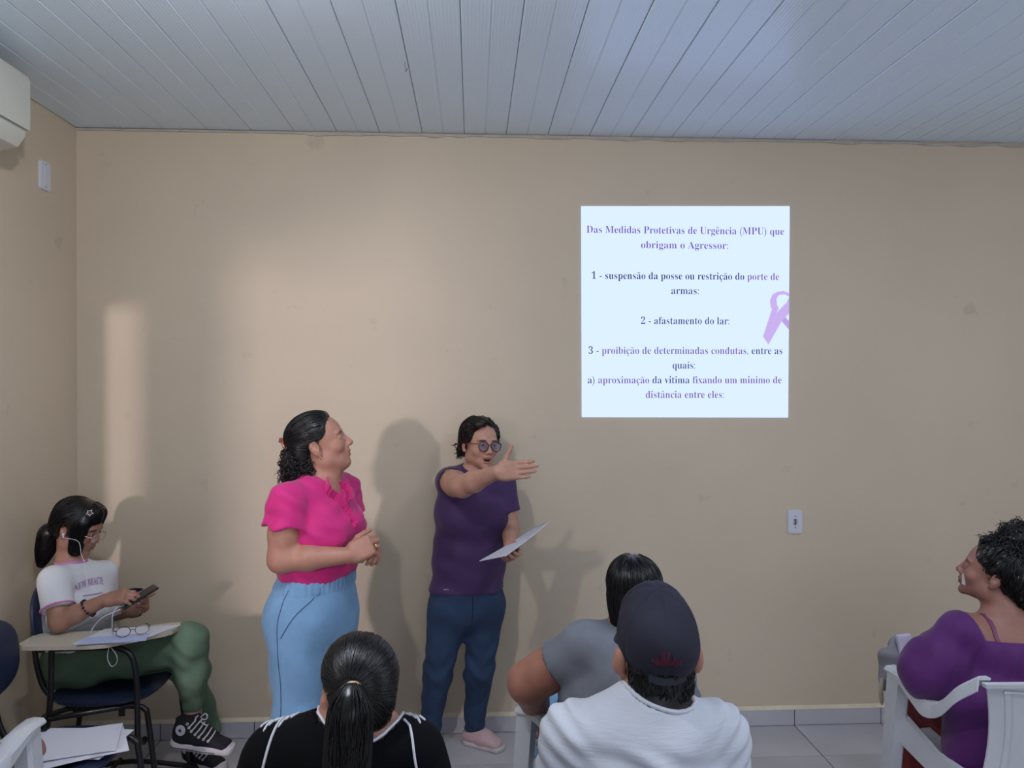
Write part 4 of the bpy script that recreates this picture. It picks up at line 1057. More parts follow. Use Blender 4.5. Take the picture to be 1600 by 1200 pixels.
# ================================================================== seated man with cap and white T-shirt
def person_cap():
    Y = 1.7
    root = empty('person', (P(1010, 1100, Y)[0], Y, 0), 'seated person seen from behind in white T-shirt and dark navy cap', 'person')
    H = Head(P(1026, 1024, Y), (.0, .99, .06), 1.03)
    ft = N3((0, 1, 0)); rt = frame(ft)[:, 0]
    nb = P(1018, 1098, Y-.02); upper = P(1010, 1148, Y-.02); chest = upper-UP*.15+ft*.02; hip = np.array([upper[0], Y-.06, .52])
    shR, shL = P(1118, 1150, Y), P(897, 1148, Y)
    elR, elL = shR+np.array([.055, .08, -.26]), shL+np.array([-.055, .08, -.26]); wrR, wrL = elR+np.array([-.12, .20, 0]), elL+np.array([.12, .20, 0])
    f = F(); build_head(f, H, full=1.06, ears=.010); neck(f, H, nb, .064, .068); f.cone(nb, upper, .066, .09, .03)
    torso(f, [(hip, .17, .13), (chest, .17, .125), (upper, .16, .09)], rt, -.006, .05); f.cone(shR, shL, .055, .055, .05)
    for sh, el, wr, rr in ((shR, elR, wrR, True), (shL, elL, wrL, False)):
        f.chain([sh, el, wr], [.06, .05, .03], .02); hand(f, wr, N3(wr-el), UP, rr, 1.0)
    skin = srgb(170, 120, 98)
    def colr(V):
        c = skin_colour(skin, H)(V); L_ = H.l(V); m = (L_[:, 1] < -.02-.3*np.clip(L_[:, 2]+.06, 0, .1)) & (L_[:, 2] < .03) & (L_[:, 2] > -.108+.02*np.abs(np.sin(L_[:, 0]*40)))
        m &= ~((np.abs(L_[:, 0]) > .066) & (L_[:, 1] > -.045)); c[m] = (.010, .009, .009); return c
    sdfobj('body', f, .0075, M['skin'], root, colr, [H.box((-.1, -.12, -.13), (.1, .12, .12))], .0032)
    eyes(H, root)
    # cropped hair below the cap
    hf = F(); H.e(hf, (0, -.018, .035), (.0765, .094, .08), .02); H.e(hf, (0, -.044, -.042), (.068, .046, .055), .03)
    hf.fn(lambda p: np.maximum((H.l(p)[:, 1]+.025-.0*H.l(p)[:, 2])*.8, 0-(H.l(p)[:, 2]+.100)), 'i', .008); hf.fn(lambda p: wob(p, (260, 260, 260), .0016, .3), 'd')
    V0 = hf.mesh(.004); ss = V0[0][rng.choice(len(V0[0]), 1300)]; ss = ss[H.l(ss)[:, 2] < .03]
    parts = [V0, strands(hf, ss, lambda p, i: np.tile(H.R@np.array([0, -.15, -1.]), (len(p), 1)), 5, .006, .003, .0011, .0006, .35)]
    hairobj(parts, M['hair'], root)
    # cap
    M['cap'] = mat('navy_cap', srgb(25, 24, 42), .85, bump=.25, bscale=500, var=.15, vscale=25)
    cp = empty('cap', (0, 0, 0)); setparent(cp, root); cp.matrix_parent_inverse = Matrix.Translation(root.location).inverted()
    def crown(off, hole=True):
        c = F(); H.e(c, (0, -.014, .040), (.0855+off, .107+off, .088+off), .02); H.e(c, (0, .034, .088), (.064+off, .056+off, .064+off), .05)
        c.fn(lambda p: (.000+.22*H.l(p)[:, 1]-H.l(p)[:, 2])*.95*H.s, 'i', .004)
        if hole: c.fn(lambda p: np.where(H.l(p)[:, 1] < -.03, -( np.linalg.norm((H.l(p)-np.array([0, -.13, -.020]))*[1, .35, 1.25], axis=1)-.034)*H.s, -1), 'i', .003)
        return c
    c0 = crown(0)
    def seam(p):
        q = H.l(p); a = np.arctan2(q[:, 0], q[:, 1]+.002); d = np.abs((a/(math.pi/3)-np.rint(a/(math.pi/3)))*math.pi/3)*np.hypot(q[:, 0], q[:, 1]); return .0030*np.exp(-(d/.004)**2)
    c0.fn(seam, 'd'); c0.fn(lambda p: wob(p, (45, 45, 40), .0022, 3.3), 'd'); c0.margin = .01
    sdfobj('crown', c0, .0035, M['cap'], cp)
    MB().lathe([(.0001, .006), (.006, .0045), (.0085, 0), (.0085, -.004)], H.w((0, .000, .1315)), 14, H.R.tolist()).build('button', M['cap'], cp, True)
    bm_ = F(); H.e(bm_, (0, .115, .005), (.078, .080, .05), .01); bm_.fn(lambda p: np.abs(H.l(p)[:, 2]-.012+.9*H.l(p)[:, 0]**2*8*.6+.18*(H.l(p)[:, 1]-.09))-.004, 'i', .002); bm_.fn(lambda p: .075-H.l(p)[:, 1], 'i', .002)
    sdfobj('bill', bm_, .0035, M['cap'], cp)
    st_ = mat('cap_strap', srgb(34, 40, 52), .5)
    pth = surf_path(crown(0, False), [H.w((x, -.11+.3*abs(x)**1.5, -.019+.05*abs(x))) for x in (-.05, -.025, 0, .025, .05)], .001, 5)
    ribbon_strip([p for p in pth], [.0085]*len(pth), [H.R[:, 2]]*len(pth), .003, 'strap', st_, cp)
    # faded red embroidery above the opening
    em = mat('dull_red_thread', srgb(92, 26, 48), .8)
    cs = crown(.0)
    cs.fn(lambda p: wob(p, (45, 45, 40), .0022, 3.3), 'd')
    mbx = MB(); re_ = random.Random(5)
    for i in range(26):                       # worn satin stitches, no longer readable
        x = -.036+.0021*i; z1 = .034+.010*re_.random()**.4; z0_ = .030+.004*re_.random()
        if 10 <= i <= 15: z1 += .012
        q = surf_path(cs, [H.w((x, -.108, z0_)), H.w((x+.0008, -.108, z1))], .0008, 3); mbx.tube(q, .0011, 4)
    mbx.build('embroidery', em, cp, True)
    # T-shirt
    M['white_t'] = mat('white_cotton', srgb(198, 202, 210), .85, bump=.55, bscale=1, stretch=(22, 22, 170))
    g = F(); torso(g, [(hip-UP*.02, .185, .15), (chest, .188, .145), (upper, .168, .10)], rt, .006); g.cone(shR, shL, .064, .064, .05); g.cone(nb-UP*.012, upper, .074, .10, .035)
    for sh, el in ((shR, elR), (shL, elL)):
        d = N3(el-sh); sl = F(); sl.cone(sh, sh+d*.30, .068, .074, .02); sl.cut(sh+d*.22, d, .003); sl.cone(sh+d*.19, el, .062, .06, .003, 's'); g.sub(sl, .03)
    def tf(p):
        x_ = p[:, 0]-upper[0]; z_ = p[:, 2]-upper[2]
        fold = .0080*np.sin((z_+.30*x_+.02*np.sin(x_*18))*95)*np.exp(-((x_+.00)/.13)**2)*np.clip((-z_+.03)/.06, 0, 1)
        return fold+wob(p, (28, 26, 30), .0050, 9.0)+.0045*np.sin((z_-.8*np.abs(x_))*120)*np.exp(-((np.abs(x_)-.19)/.05)**2)
    g.fn(tf, 'd'); g.margin = .012
    gA = F(); gA.ops = list(g.ops); gB = F(); gB.cone(nb+UP*.010+ft*.01, H.w((0, -.02, -.05)), .070, .088, 0); g.cone(nb+UP*.010+ft*.01, H.w((0, -.02, -.05)), .070, .088, .002, 's')
    sdfobj('t_shirt', g, .0055, M['white_t'], root)
    nk = np.array([nb-UP*.004+rt*.076*math.cos(a)+ft*.070*math.sin(a) for a in np.linspace(0, 6.28, 25)[:-1]])
    nk = rim_curve(gA, gB, nk)
    MB().tube(nk, .005, 8, closed=True).build('collar_rib', M['white_t'], root, True)
    j = F(); kn = [hip+ft*.42+rt*s*.12-UP*.02 for s in (1, -1)]; an = [np.array([k[0], k[1]+.03, .06]) for k in kn]
    pose_seated(j, hip-UP*.02, kn, an, (.095, .07, .05)); j.ell(hip-UP*.02, (.18, .14, .10), frame(ft), .03)
    sdfobj('trousers', j, .009, mat('indigo_trousers', srgb(34, 46, 70), .85), root)
    for a in an: shoe(root, a*[1, 1, 0]-ft*.05, a*[1, 1, 0]+ft*.2, M['sandal'], M['dark'])
person_cap()
# ================================================================== seated woman in grey T-shirt
def person_grey():
    Y = 2.3
    root = empty('person', (P(985, 1050, Y)[0], Y, 0), 'seated person in grey T-shirt with straight black hair, in front of the capped person', 'person')
    H = Head(P(988, 928, Y), (-.16, .98, .05), .93)
    ft = N3((-.6, .8, 0)); rt = frame(ft)[:, 0]
    nb = P(985, 985, Y); upper = P(975, 1022, Y-.01); chest = upper-UP*.13+ft*.02; hip = np.array([upper[0]-.0, upper[1]-.02, .52])
    shL = P(912, 1012, 2.26); shR = P(1050, 1030, 2.36)
    elL = P(826, 1066, 2.34); wrL = P(846, 1128, 2.56); elR = shR+np.array([.03, .05, -.26]); wrR = elR+np.array([-.10, .2, 0])
    f = F(); build_head(f, H, full=1.05); neck(f, H, nb, .052, .06); f.cone(nb, upper, .06, .085, .03)
    torso(f, [(hip, .17, .14), (chest, .17, .13), (upper, .15, .09)], rt, -.006); f.cone(shR, shL, .055, .055, .05)
    f.chain([shL, elL*.7+shL*.3, elL], [.064, .064, .064], .02); f.chain([elL, wrL], [.062, .032], .02); f.chain([shR, elR, wrR], [.06, .05, .03], .02)
    hand(f, wrL, N3(wrL-elL), (.3, -.5, .6), False, .92); hand(f, wrR, N3(wrR-elR), UP, True, .92)
    sdfobj('body', f, .0075, M['skin'], root, skin_colour(srgb(162, 112, 92), H), [H.box()], .0035); eyes(H, root)
    M['grey_t'] = mat('grey_cotton', srgb(112, 116, 124), .88, bump=.15, bscale=450, var=.06, vscale=30)
    g = F(); torso(g, [(hip-UP*.04, .19, .16), (chest, .185, .15), (upper, .155, .10)], rt, .006); g.cone(shR, shL, .066, .070, .05); g.cone(nb-UP*.02, upper, .07, .10, .03)
    g.ell(upper-ft*.04-UP*.04, (.16, .11, .11), frame(ft), .04)
    g.cone(nb+UP*.0+ft*.01, H.w((0, -.02, -.05)), .064, .085, .004, 's')
    for sh, el, ln in ((shL, elL, .105), (shR, elR, .18)):
        d = N3(el-sh); sl = F(); sl.cone(sh, sh+d*(ln+.05), .073, .078, .02); sl.cut(sh+d*ln, d, .003); g.sub(sl, .03)
    g.fn(lambda p: wob(p, (30, 30, 28), .0036, 6.1)+.003*np.sin((p[:, 2]+.4*p[:, 0])*110+3*np.sin(p[:, 0]*20))*np.exp(-((p[:, 2]-chest[2]+.03)/.06)**2), 'd'); g.margin = .012
    sdfobj('t_shirt', g, .006, M['grey_t'], root)
    j = F(); kn = [P(900, 1128, 2.82), P(868, 1150, 2.74)]; kn = [np.array([k[0], k[1], .50]) for k in kn]; an = [np.array([k[0]-.02, k[1]+.02, .07]) for k in kn]
    pose_seated(j, hip-UP*.03, kn, an, (.095, .075, .055)); j.ell(hip-UP*.03, (.18, .16, .10), frame(ft), .03); j.fn(lambda p: wob(p, (34, 34, 30), .003, 3), 'd')
    sdfobj('jeans', j, .008, M['jean_l'], root)
    for a in an: shoe(root, a*[1, 1, 0]-ft*.04, a*[1, 1, 0]+ft*.19, M['sandal'], M['dark'])
    hf = F(); H.e(hf, (0, -.014, .044), (.084, .105, .086), .02); H.e(hf, (0, -.045, -.02), (.080, .070, .07), .03)
    hf.chain([H.w((0, -.06, -.03)), H.w((0, -.065, -.13))], [.066, .050], .03)
    hf.cone(H.w((-.058, -.02, .0)), H.w((-.055, -.030, -.125)), .026, .014, .02); hf.cone(H.w((.058, -.01, .0)), H.w((.056, -.025, -.125)), .026, .014, .02)
    def hl(p):
        q = H.l(p); z = q[:, 2]; return (q[:, 1]-np.where(z > .05, .07, np.where(z > 0, -.012+.082*z/.05, -.012)))*.8
    hf.fn(hl, 'i', .012)
    V0 = hf.mesh(.004); parts = [V0]; ss = V0[0][rng.choice(len(V0[0]), 1500)]
    crown = H.w((.0, -.03, .13))
    def dirf(p, i):
        q = H.l(p); up_ = np.clip((q[:, 2]-.06)/.07, 0, 1)[:, None]; rad = q*[1, 1, 0]; rad /= np.linalg.norm(rad, axis=1, keepdims=True)+1e-6
        return (rad*up_+np.array([0, -.08, -1.])*(1-.7*up_))@H.R.T
    parts.append(strands(hf, ss, dirf, 12, .011, .004, .0015, .0010, .09)); hairobj(parts, M['hair'], root)
person_grey()

# ================================================================== seated woman in purple off-shoulder top, right edge
def person_right():
    Y = 2.47
    root = empty('person', (P(1570, 1100, Y)[0], Y, 0), 'seated person in bright purple off-shoulder top with curly black hair piled up', 'person')
    H = Head(P(1553, 896, Y+.03), (-.74, .62, .26), .95)
    ft = N3((-.12, .99, 0)); rt = frame(ft)[:, 0]
    nb = P(1575, 965, Y); upper = P(1582, 1012, Y); chest = upper-UP*.14+ft*.03; hip = np.array([upper[0]-.02, Y-.02, .53])
    shL = P(1505, 990, Y); shR = P(1665, 995, Y); elL = P(1452, 1048, 2.50); wrL = P(1420, 1040, 2.76); elR = shR+np.array([.06, .08, -.24]); wrR = elR+np.array([-.1, .22, 0])
    skin = srgb(150, 106, 92)
    f = F(); build_head(f, H, full=1.06); neck(f, H, nb, .054, .064); f.cone(nb, upper+UP*.03, .064, .09, .04)
    torso(f, [(hip, .19, .15), (chest, .19, .15), (upper, .175, .10)], rt, -.004); f.cone(shR, shL, .062, .062, .05); f.ell(upper-ft*.02+UP*.01, (.14, .08, .07), frame(ft), .04)
    f.chain([shL, elL, wrL], [.068, .06, .03], .02); f.chain([shR, elR, wrR], [.068, .055, .03], .02)
    hand(f, wrL, N3((-.2, .9, -.2)), (-.2, -.2, .9), False, .92, (.7, .7, .7, .7)); hand(f, wrR, N3(wrR-elR), UP, True, .92)
    sdfobj('body', f, .0075, M['skin'], root, skin_colour(skin, H), [H.box()], .003); eyes(H, root)
    M['violet'] = mat('violet_cloth', srgb(78, 8, 94), .7, bump=.12, bscale=400, var=.08, vscale=18, sheen=.15)
    g = F(); torso(g, [(hip-UP*.06, .225, .15), (hip+UP*.10, .215, .145), (chest, .200, .145), (upper-UP*.02, .18, .105)], rt, .006); g.cone(shR, shL, .077, .077, .05); g.ell(upper-ft*.025, (.17, .10, .085), frame(ft), .04)
    for sh, el, wr in ((shL, elL, wrL), (shR, elR, wrR)):
        d = N3(el-sh); g.chain([sh-UP*.012, sh+d*.10-UP*.01, el, el*.75+wr*.25], [.070, .090, .090, .072], .03)
    # elastic neckline that leaves the upper back and shoulder tops bare
    g.fn(lambda p: wob(p, (24, 26, 22), .0040, 1.9)+.0030*np.sin(((p-upper)@rt)*130+3*np.sin(p[:, 2]*12))*np.clip((p[:, 2]-upper[2]+.14)/.12, 0, 1)*np.clip((upper[2]+.05-p[:, 2])/.03, .2, 1), 'd'); g.margin = .012
    g.fn(lambda p: (p[:, 2]-(upper[2]+.050)-.12*np.clip((np.abs((p-upper)@rt)-.152)/.035, 0, 1.0))*.5, 'i', .008)
    sdfobj('top', g, .006, M['violet'], root)
    sk = F(); kn = [np.array([hip[0]+s*.085+.01, hip[1]+.38, .49]) for s in (1, -1)]; an = [np.array([k[0], k[1]+.02, .07]) for k in kn]
    pose_seated(sk, hip-UP*.06, kn, an, (.11, .085, .06)); sk.ell(hip-UP*.05, (.215, .17, .09), frame(ft), .03)
    sdfobj('trousers', sk, .008, mat('maroon_cloth', srgb(112, 30, 36), .8, bump=.1, bscale=400), root)
    for a in an: shoe(root, a*[1, 1, 0]-ft*.04, a*[1, 1, 0]+ft*.19, M['sandal'], M['dark'])
    # bra strap on the bare left shoulder
    q = surf_path(f, [upper-rt*.095+UP*.02-ft*.05, upper-rt*.10+UP*.06, upper-rt*.10+UP*.03+ft*.06], .001, 6)
    ribbon_strip(q, [.009]*len(q), [rt]*len(q), .002, 'strap', mat('mauve_strap', srgb(110, 62, 92), .6), root)
    # white patch on the cheek
    pl_ = surf_path(f, [H.w((-.034, .090, -.030)), H.w((-.038, .084, -.050)), H.w((-.036, .076, -.068))], .0012, 5); nn = f.grad(pl_)
    ribbon_strip(pl_, [.0105]*len(pl_), [N3(np.cross(nn[i], pl_[min(i+1, len(pl_)-1)]-pl_[max(i-1, 0)])) for i in range(len(pl_))], .0012, 'cheek_patch', mat('white_patch', (.75, .76, .8), .6), root)
    hf = F(); H.e(hf, (0, -.016, .044), (.087, .108, .090), .02); H.e(hf, (0, -.085, .02), (.085, .075, .085), .03); H.e(hf, (0, -.045, .150), (.062, .062, .052), .03); H.e(hf, (0, -.11, -.04), (.055, .045, .07), .03)
    def hl(p):
        q = H.l(p); z = q[:, 2]; return (q[:, 1]-np.where(z > .04, .062, np.where(z > .005, .018+.044*(z-.005)/.035, -.040)))*.8
    hf.fn(hl, 'i', .012); hf.fn(lambda p: wob(p, (150, 150, 150), .003, .6), 'd'); hf.margin = .01
    V0 = hf.mesh(.0045); parts = [V0]; sm = F(); sm.ops = hf.ops[:-1]
    ss = V0[0][rng.choice(len(V0[0]), 700)]; bun = H.w((0, -.06, .12)); parts.append(strands(sm, ss, lambda p, i: (bun-p), 9, .012, .005, .002, .0014, .2))
    idx = rng.choice(len(V0[0]), 2600); pts = V0[0][idx]; nr = sm.grad(pts); q = H.l(pts); m = (q[:, 2] > .10) | (q[:, 1] < -.12); pts, nr = pts[m][:420], nr[m][:420]
    parts.append(curls(pts-nr*.006, nr, .034, .0075, 1.4, 14, .25, .0022, .0011, .5))
    hairobj(parts, M['hair'], root)
    return wrL
wrG = person_right()

# ================================================================== girl at the writing chair
def person_girl():
    Y = 3.22
    root = empty('person', (P(125, 1000, Y)[0], Y, 0), 'seated person in white ringer T-shirt and olive trousers bent over a phone', 'person')
    H = Head(P(121, 824, 3.24), (.93, -.06, -.34), .93)
    ft = N3((.80, -.60, 0)); rt = frame(ft)[:, 0]
    nb = P(110, 880, Y+.01); upper = P(114, 910, Y); chest = P(118, 948, Y); hip = P(128, 1035, 3.24); hip[2] = .54
    shR = P(84, 908, 3.10); shL = upper-rt*.125
    elR = P(93, 972, 3.03); wrR = P(163, 938, 3.05); elL = P(158, 962, 3.38); wrL = P(205, 955, 3.20)
    skin = srgb(158, 116, 98)
    f = F(); build_head(f, H, full=.98, nose=.96, jaw=.97); neck(f, H, nb, .046, .05); f.cone(nb, upper, .05, .07, .03)
    torso(f, [(hip, .13, .105), (chest, .125, .09), (upper, .115, .07)], rt, -.004); f.cone(shR, shL, .042, .042, .04)
    f.chain([shR, elR], [.044, .038], .02); f.chain([elR, elR*.65+wrR*.35, wrR], [.037, .035, .024], .015); f.chain([shL, elL, wrL], [.044, .036, .024], .02)
    fr = N3((.92, .05, .22)); tipsR = hand(f, wrR, fr, (-.1, -.45, .88), True, .86, (.55, .5, .5, .55), .03, ((.5, .8, -.5), (.3, .9, -.4), (.2, .95, -.3)))
    fl = N3((.80, -.05, .40)); hand(f, wrL, fl, (.1, .75, -.65), False, .84, (.95, .95, .95, .95), .0, ((.35, .92, .25), (.2, .95, .3), (.2, .95, .3)))
    ankR = P(302, 1122, 3.17); 
    f.cone(P(301, 1100, 3.19), ankR, .036, .034, .01)
    sdfobj('body', f, .0075, M['skin'], root, skin_colour(skin, H), [H.box(), hbox(wrR, fr), hbox(wrL, fl)], .0028); eyes(H, root)
    # ringer T-shirt with pink bindings
    M['ringer'] = mat('white_tee', srgb(208, 210, 214), .85, bump=.1, bscale=450, sheen=.1); pk = mat('pink_binding', srgb(196, 128, 178), .8)
    g = F(); torso(g, [(hip+UP*.0, .145, .115), (chest, .135, .102), (upper, .120, .078)], rt, .006); g.cone(shR, shL, .050, .050, .04); g.cone(nb-UP*.012, upper, .058, .08, .03)
    for s in (-1, 1): g.ell(chest+ft*.06+rt*s*.05+UP*.02, (.05, .045, .05), frame(ft), .035)
    g.cut(hip+UP*.07, -UP, .004)
    cuffs = []
    for sh, el in ((shR, elR), (shL, elL)):
        d = N3(el-sh); sl = F(); sl.cone(sh-d*.01, sh+d*.18, .054, .064, .02); sl.cut(sh+d*.115, d, .003); g.sub(sl, .02); cuffs.append((sh+d*.113, d))
    g.fn(lambda p: wob(p, (30, 30, 30), .0030, 8.2), 'd'); g.margin = .01
    gA = F(); gA.ops = list(g.ops); gB = F(); gB.cone(nb+UP*.008+ft*.008, H.w((0, -.02, -.06)), .055, .075, 0); g.cone(nb+UP*.008+ft*.008, H.w((0, -.02, -.06)), .055, .075, .002, 's')
    sdfobj('t_shirt', g, .0055, M['ringer'], root)
    def ringo(c, ax, r, name, rad):
        u = N3(np.cross(ax, (.3, .9, .1))); v = np.cross(ax, u); p = np.array([c+r*(u*math.cos(a)+v*math.sin(a)) for a in np.linspace(0, 6.28, 33)[:-1]])
        for _ in range(6):
            p = p-g.grad(p)*(g.ev(p)-.0)[:, None]; p = p-ax*((p-c)@ax)[:, None]
        MB().tube(p, rad, 7, closed=True).build(name, pk, root, True)
    nkp = rim_curve(gA, gB, [nb-UP*.012+ft*(.008+.062*math.sin(a))+rt*.062*math.cos(a) for a in np.linspace(0, 6.28, 33)[:-1]])
    MB().tube(nkp, .0055, 7, closed=True).build('neck_binding', pk, root, True)
    ringo(cuffs[0][0]-cuffs[0][1]*.004, cuffs[0][1], .062, 'cuff_binding', .0045)
    # faded lettering across the chest
    lm = mat('faded_pink_print', srgb(166, 124, 172), .85); tmB = text_batch(['NEW BEACH'], .004)[0]; tv, tf_ = tmB; tv = tv.copy()
    tv[:, 0] -= tv[:, 0].mean(); wd = np.ptp(tv[:, 0]); u_ = tv[:, 0]/wd
    base = np.array([chest+UP*(.098+.028*v-.03*u**2*1.6)+ft*.13+rt*(-.125*u-.012) for u, v in zip(u_, tv[:, 1]/.7)])
    for _ in range(4): base = base-ft[None]*(g.ev(base)-.0014)[:, None]
    o = meshobj('chest_print', base, tf_, lm); setparent(o, root)
    tu = surf_path(g, [chest+UP*.078+ft*.13+rt*.02, chest+UP*.076+ft*.13-rt*.02, chest+UP*.078+ft*.13-rt*.06], .0012, 5); MB().tube(tu, .0022, 5).build('chest_print', lm, root)
    # olive joggers, right leg crossed over the left
    M['olive'] = mat('olive_cloth', srgb(92, 116, 94), .88, bump=.12, bscale=400, var=.08, vscale=14)
    j = F(); kR = P(296, 1002, 3.13); kL = P(285, 1030, 3.36); cR = P(301, 1098, 3.18); cL = np.array([kL[0]+.10, kL[1]+.05, .17])
    j.ell(hip-UP*.01, (.15, .14, .10), frame(ft), .03); j.chain([hip+rt*.06, (hip+kR)/2-UP*.008, kR], [.098, .088, .072], .03); j.chain([kR, kR*.5+cR*.5+np.array([.004, 0, 0]), cR+UP*.02], [.072, .068, .046], .02)
    j.cone(cR+UP*.030, cR-UP*.004, .043, .042, .004)
    j.chain([hip-rt*.06-UP*.02, kL, cL], [.095, .070, .045], .03); j.cut(cR-UP*.012, -UP, .0) if False else None
    j.fn(lambda p: wob(p, (32, 32, 36), .0042, 2.7)+.004*np.sin(p[:, 2]*85+4*np.sin(p[:, 0]*22))*np.exp(-(np.linalg.norm((p-kR)*[1, .6, 1], axis=1)/.12)**2)+.0045*np.sin(p[:, 2]*100+2*np.sin(p[:, 0]*30))*np.exp(-(np.linalg.norm(p-cR-UP*.05, axis=1)/.07)**2), 'd'); j.margin = .012
    j.fn(lambda p: -(p[:, 2]-(cR[2]-.014)), 'i', .003) if False else None
    sdfobj('joggers', j, .006, M['olive'], root)
    # hair: straight, low ponytail, side lock over the cheek
    hf = F(); H.e(hf, (0, -.014, .044), (.085, .104, .086), .02); H.e(hf, (0, -.05, -.01), (.076, .06, .062), .03); H.e(hf, (.0, .045, .085), (.06, .045, .035), .03)
    hf.flat(H.w((.062, .030, .04)), H.w((.052, .052, -.080)), H.R[:, 1], (.046*H.s, .026), (.026*H.s, .018), .02); hf.cone(H.w((-.066, .038, .05)), H.w((-.062, .045, -.06)), .026, .016, .02)
    hl_ = F()
    def hl(p):
        q = H.l(p); z = q[:, 2]; lim = np.where(z > .05, .088, .072); earhole = np.linalg.norm((q-np.array([.085, -.018, -.012]))*[.6, 1.1, .85], axis=1)-.022
        return np.maximum((q[:, 1]-lim)*.8, -earhole)
    hf.fn(hl, 'i', .008); hf.fn(lambda p: np.where((H.l(p)[:, 2] < -.005) & (H.l(p)[:, 1] > -.04) & (H.l(p)[:, 1] < .008), (.005+(-.005-H.l(p)[:, 2])*.5), -1.), 'i', .006)
    V0 = hf.mesh(.004); parts = [V0]; ss = V0[0][rng.choice(len(V0[0]), 1000)]
    tie = H.w((0, -.090, -.050))
    def dirf(p, i):
        q = H.l(p); fwd = (q[:, 1] > .015)[:, None]; return np.where(fwd, (H.R@np.array([0, .05, -1.]))[None], (tie-p)*12)
    parts.append(strands(hf, ss, dirf, 10, .011, .0035, .0015, .0010, .08))
    tail = F(); pts = bez([tie, tie+np.array([-.022, .0, -.012]), tie+np.array([-.040, .01, -.07]), tie+np.array([-.062, .015, -.14])], 5); tail.chain(pts, list(np.interp(np.linspace(0, 1, len(pts)), [0, .3, .7, 1], [.020, .034, .032, .012])), .012)
    V1 = tail.mesh(.0045); parts.append(V1); s2 = V1[0][rng.choice(len(V1[0]), 260)]; parts.append(strands(tail, s2, lambda p, i: np.tile(np.array([-.35, 0, -1.]), (len(p), 1)), 9, .011, .003, .0014, .0008, .1))
    hairobj(parts, M['hair'], root)
    # star hair clip
    c = H.w((.060, .058, .100)); c = surf_path(hf, [c, c+np.array([.001, 0, 0])], .004, 2)[0]; n_ = hf.grad(c[None])[0]; u = N3(np.cross(n_, UP)); v = np.cross(n_, u); st = []
    for k in range(10):
        a = math.pi/2+k*math.pi/5; r = .0135 if k % 2 == 0 else .0068; st.append(c+n_*.002+u*r*math.cos(a)+v*r*math.sin(a))
    MB().tube(st, .0017, 6, closed=True).build('star_hair_clip', mat('pearl_pink', srgb(240, 214, 222), .25), root, True)
    # thin wire glasses
    gl = empty('eyeglasses', (0, 0, 0)); setparent(gl, root); gl.matrix_parent_inverse = Matrix.Translation(root.location).inverted()
    wire = mat('gold_wire', srgb(170, 140, 116), .3, metal=.8)
    for s in (-1, 1):
        rg = [H.w((s*(.032+.023*math.cos(a)), .107-.004*abs(math.cos(a)), -.006+.020*math.sin(a))) for a in np.linspace(0, 6.28, 23)[:-1]]
        MB().tube(rg, .0011, 6, closed=True).build('rim', wire, gl, True); n0 = len(rg)
        MB().add(rg+[p+H.R[:, 1]*.0010 for p in rg], [tuple(range(n0-1, -1, -1)), tuple(range(n0, 2*n0))]).build('lens', mat('clear_lens', (.8, .8, .8), .06, alpha=.12), gl)
        MB().tube([H.w((s*.055, .104, -.002)), H.w((s*.080, .03, .002)), H.w((s*.080, -.02, .0))], .0010, 6).build('temple', wire, gl, True)
    MB().tube([H.w((-.009, .107, -.002)), H.w((0, .110, .001)), H.w((.009, .107, -.002))], .0011, 6).build('bridge', wire, gl, True)
    # bead bracelet
    d = N3(wrR-elR); c = elR*.36+wrR*.64; u = N3(np.cross(d, UP)); v = np.cross(d, u); br = MB(); bd = empty('bracelet', (0, 0, 0)); setparent(bd, root); bd.matrix_parent_inverse = Matrix.Translation(root.location).inverted()
    bead = None
    for k in range(16):
        a = 2*math.pi*k/16; cc = c+(u*math.cos(a)+v*math.sin(a))*.0345+d*.006*math.sin(a); r = .0058 if k % 2 else .0042
        MB().lathe([(.0001, -r), (r*.7, -r*.7), (r, 0), (r*.7, r*.7), (.0001, r)], cc, 8).build('bead', M['dark'], bd, True)
    # high-top sneakers
    def sneaker(heel, toe, tilt_up, anklew, side):
        """heel/toe = bottom points; builds canvas, sole, cap, laces, eyelets and ankle patch"""
        heel = np.asarray(heel, float); toe = np.asarray(toe, float); d = N3(toe-heel); L = np.linalg.norm(toe-heel); x = N3(np.cross(d, UP)); z = np.cross(x, d); R = np.stack([x, d, z], 1)
        W = lambda a, b, c_: heel+x*a+d*b*L+z*c_
        rt_ = empty('sneaker', (0, 0, 0)); setparent(rt_, root); rt_.matrix_parent_inverse = Matrix.Translation(root.location).inverted()
        cv = F(); cv.flat(W(0, .16, .05), W(0, .55, .048), x, (.036, .045), (.036, .040), .02); cv.flat(W(0, .5, .042), W(0, .84, .028), x, (.036, .036), (.038, .020), .025)
        cv.cone(W(0, .22, .06), W(0, .20, .128), .042, .040, .03); cv.cone(W(0, .42, .06), W(0, .27, .118), .034, .036, .03)
        cv.cut(W(0, 0, .018), -z, .002); cv.cut(W(0, .25, .122), z-.12*d, .003)
        sdfobj('canvas', cv, .004, mat('black_canvas', (.006, .006, .010), .8, bump=.3, bscale=600), rt_)
        wh = mat('white_rubber', srgb(206, 200, 204), .5)
        so = F(); so.flat(W(0, .14, .014), W(0, .55, .014), x, (.040, .04), (.039, .04), .02); so.flat(W(0, .55, .014), W(0, .87, .014), x, (.039, .04), (.039, .030), .02); so.cut(W(0, 0, .0), -z, .002); so.cut(W(0, 0, .030), z, .003)
        sdfobj('sole', so, .004, wh, rt_)
        tc = F(); tc.flat(W(0, .78, .020), W(0, .875, .018), x, (.038, .028), (.035, .020), .015); tc.cut(W(0, 0, .02), -z, .002); tc.cut(W(0, .79, 0), -d, .002)
        sdfobj('toe_cap', tc, .004, wh, rt_)
        ln = [W(s*.0, b, .012) for s in (1,) for b in ()]
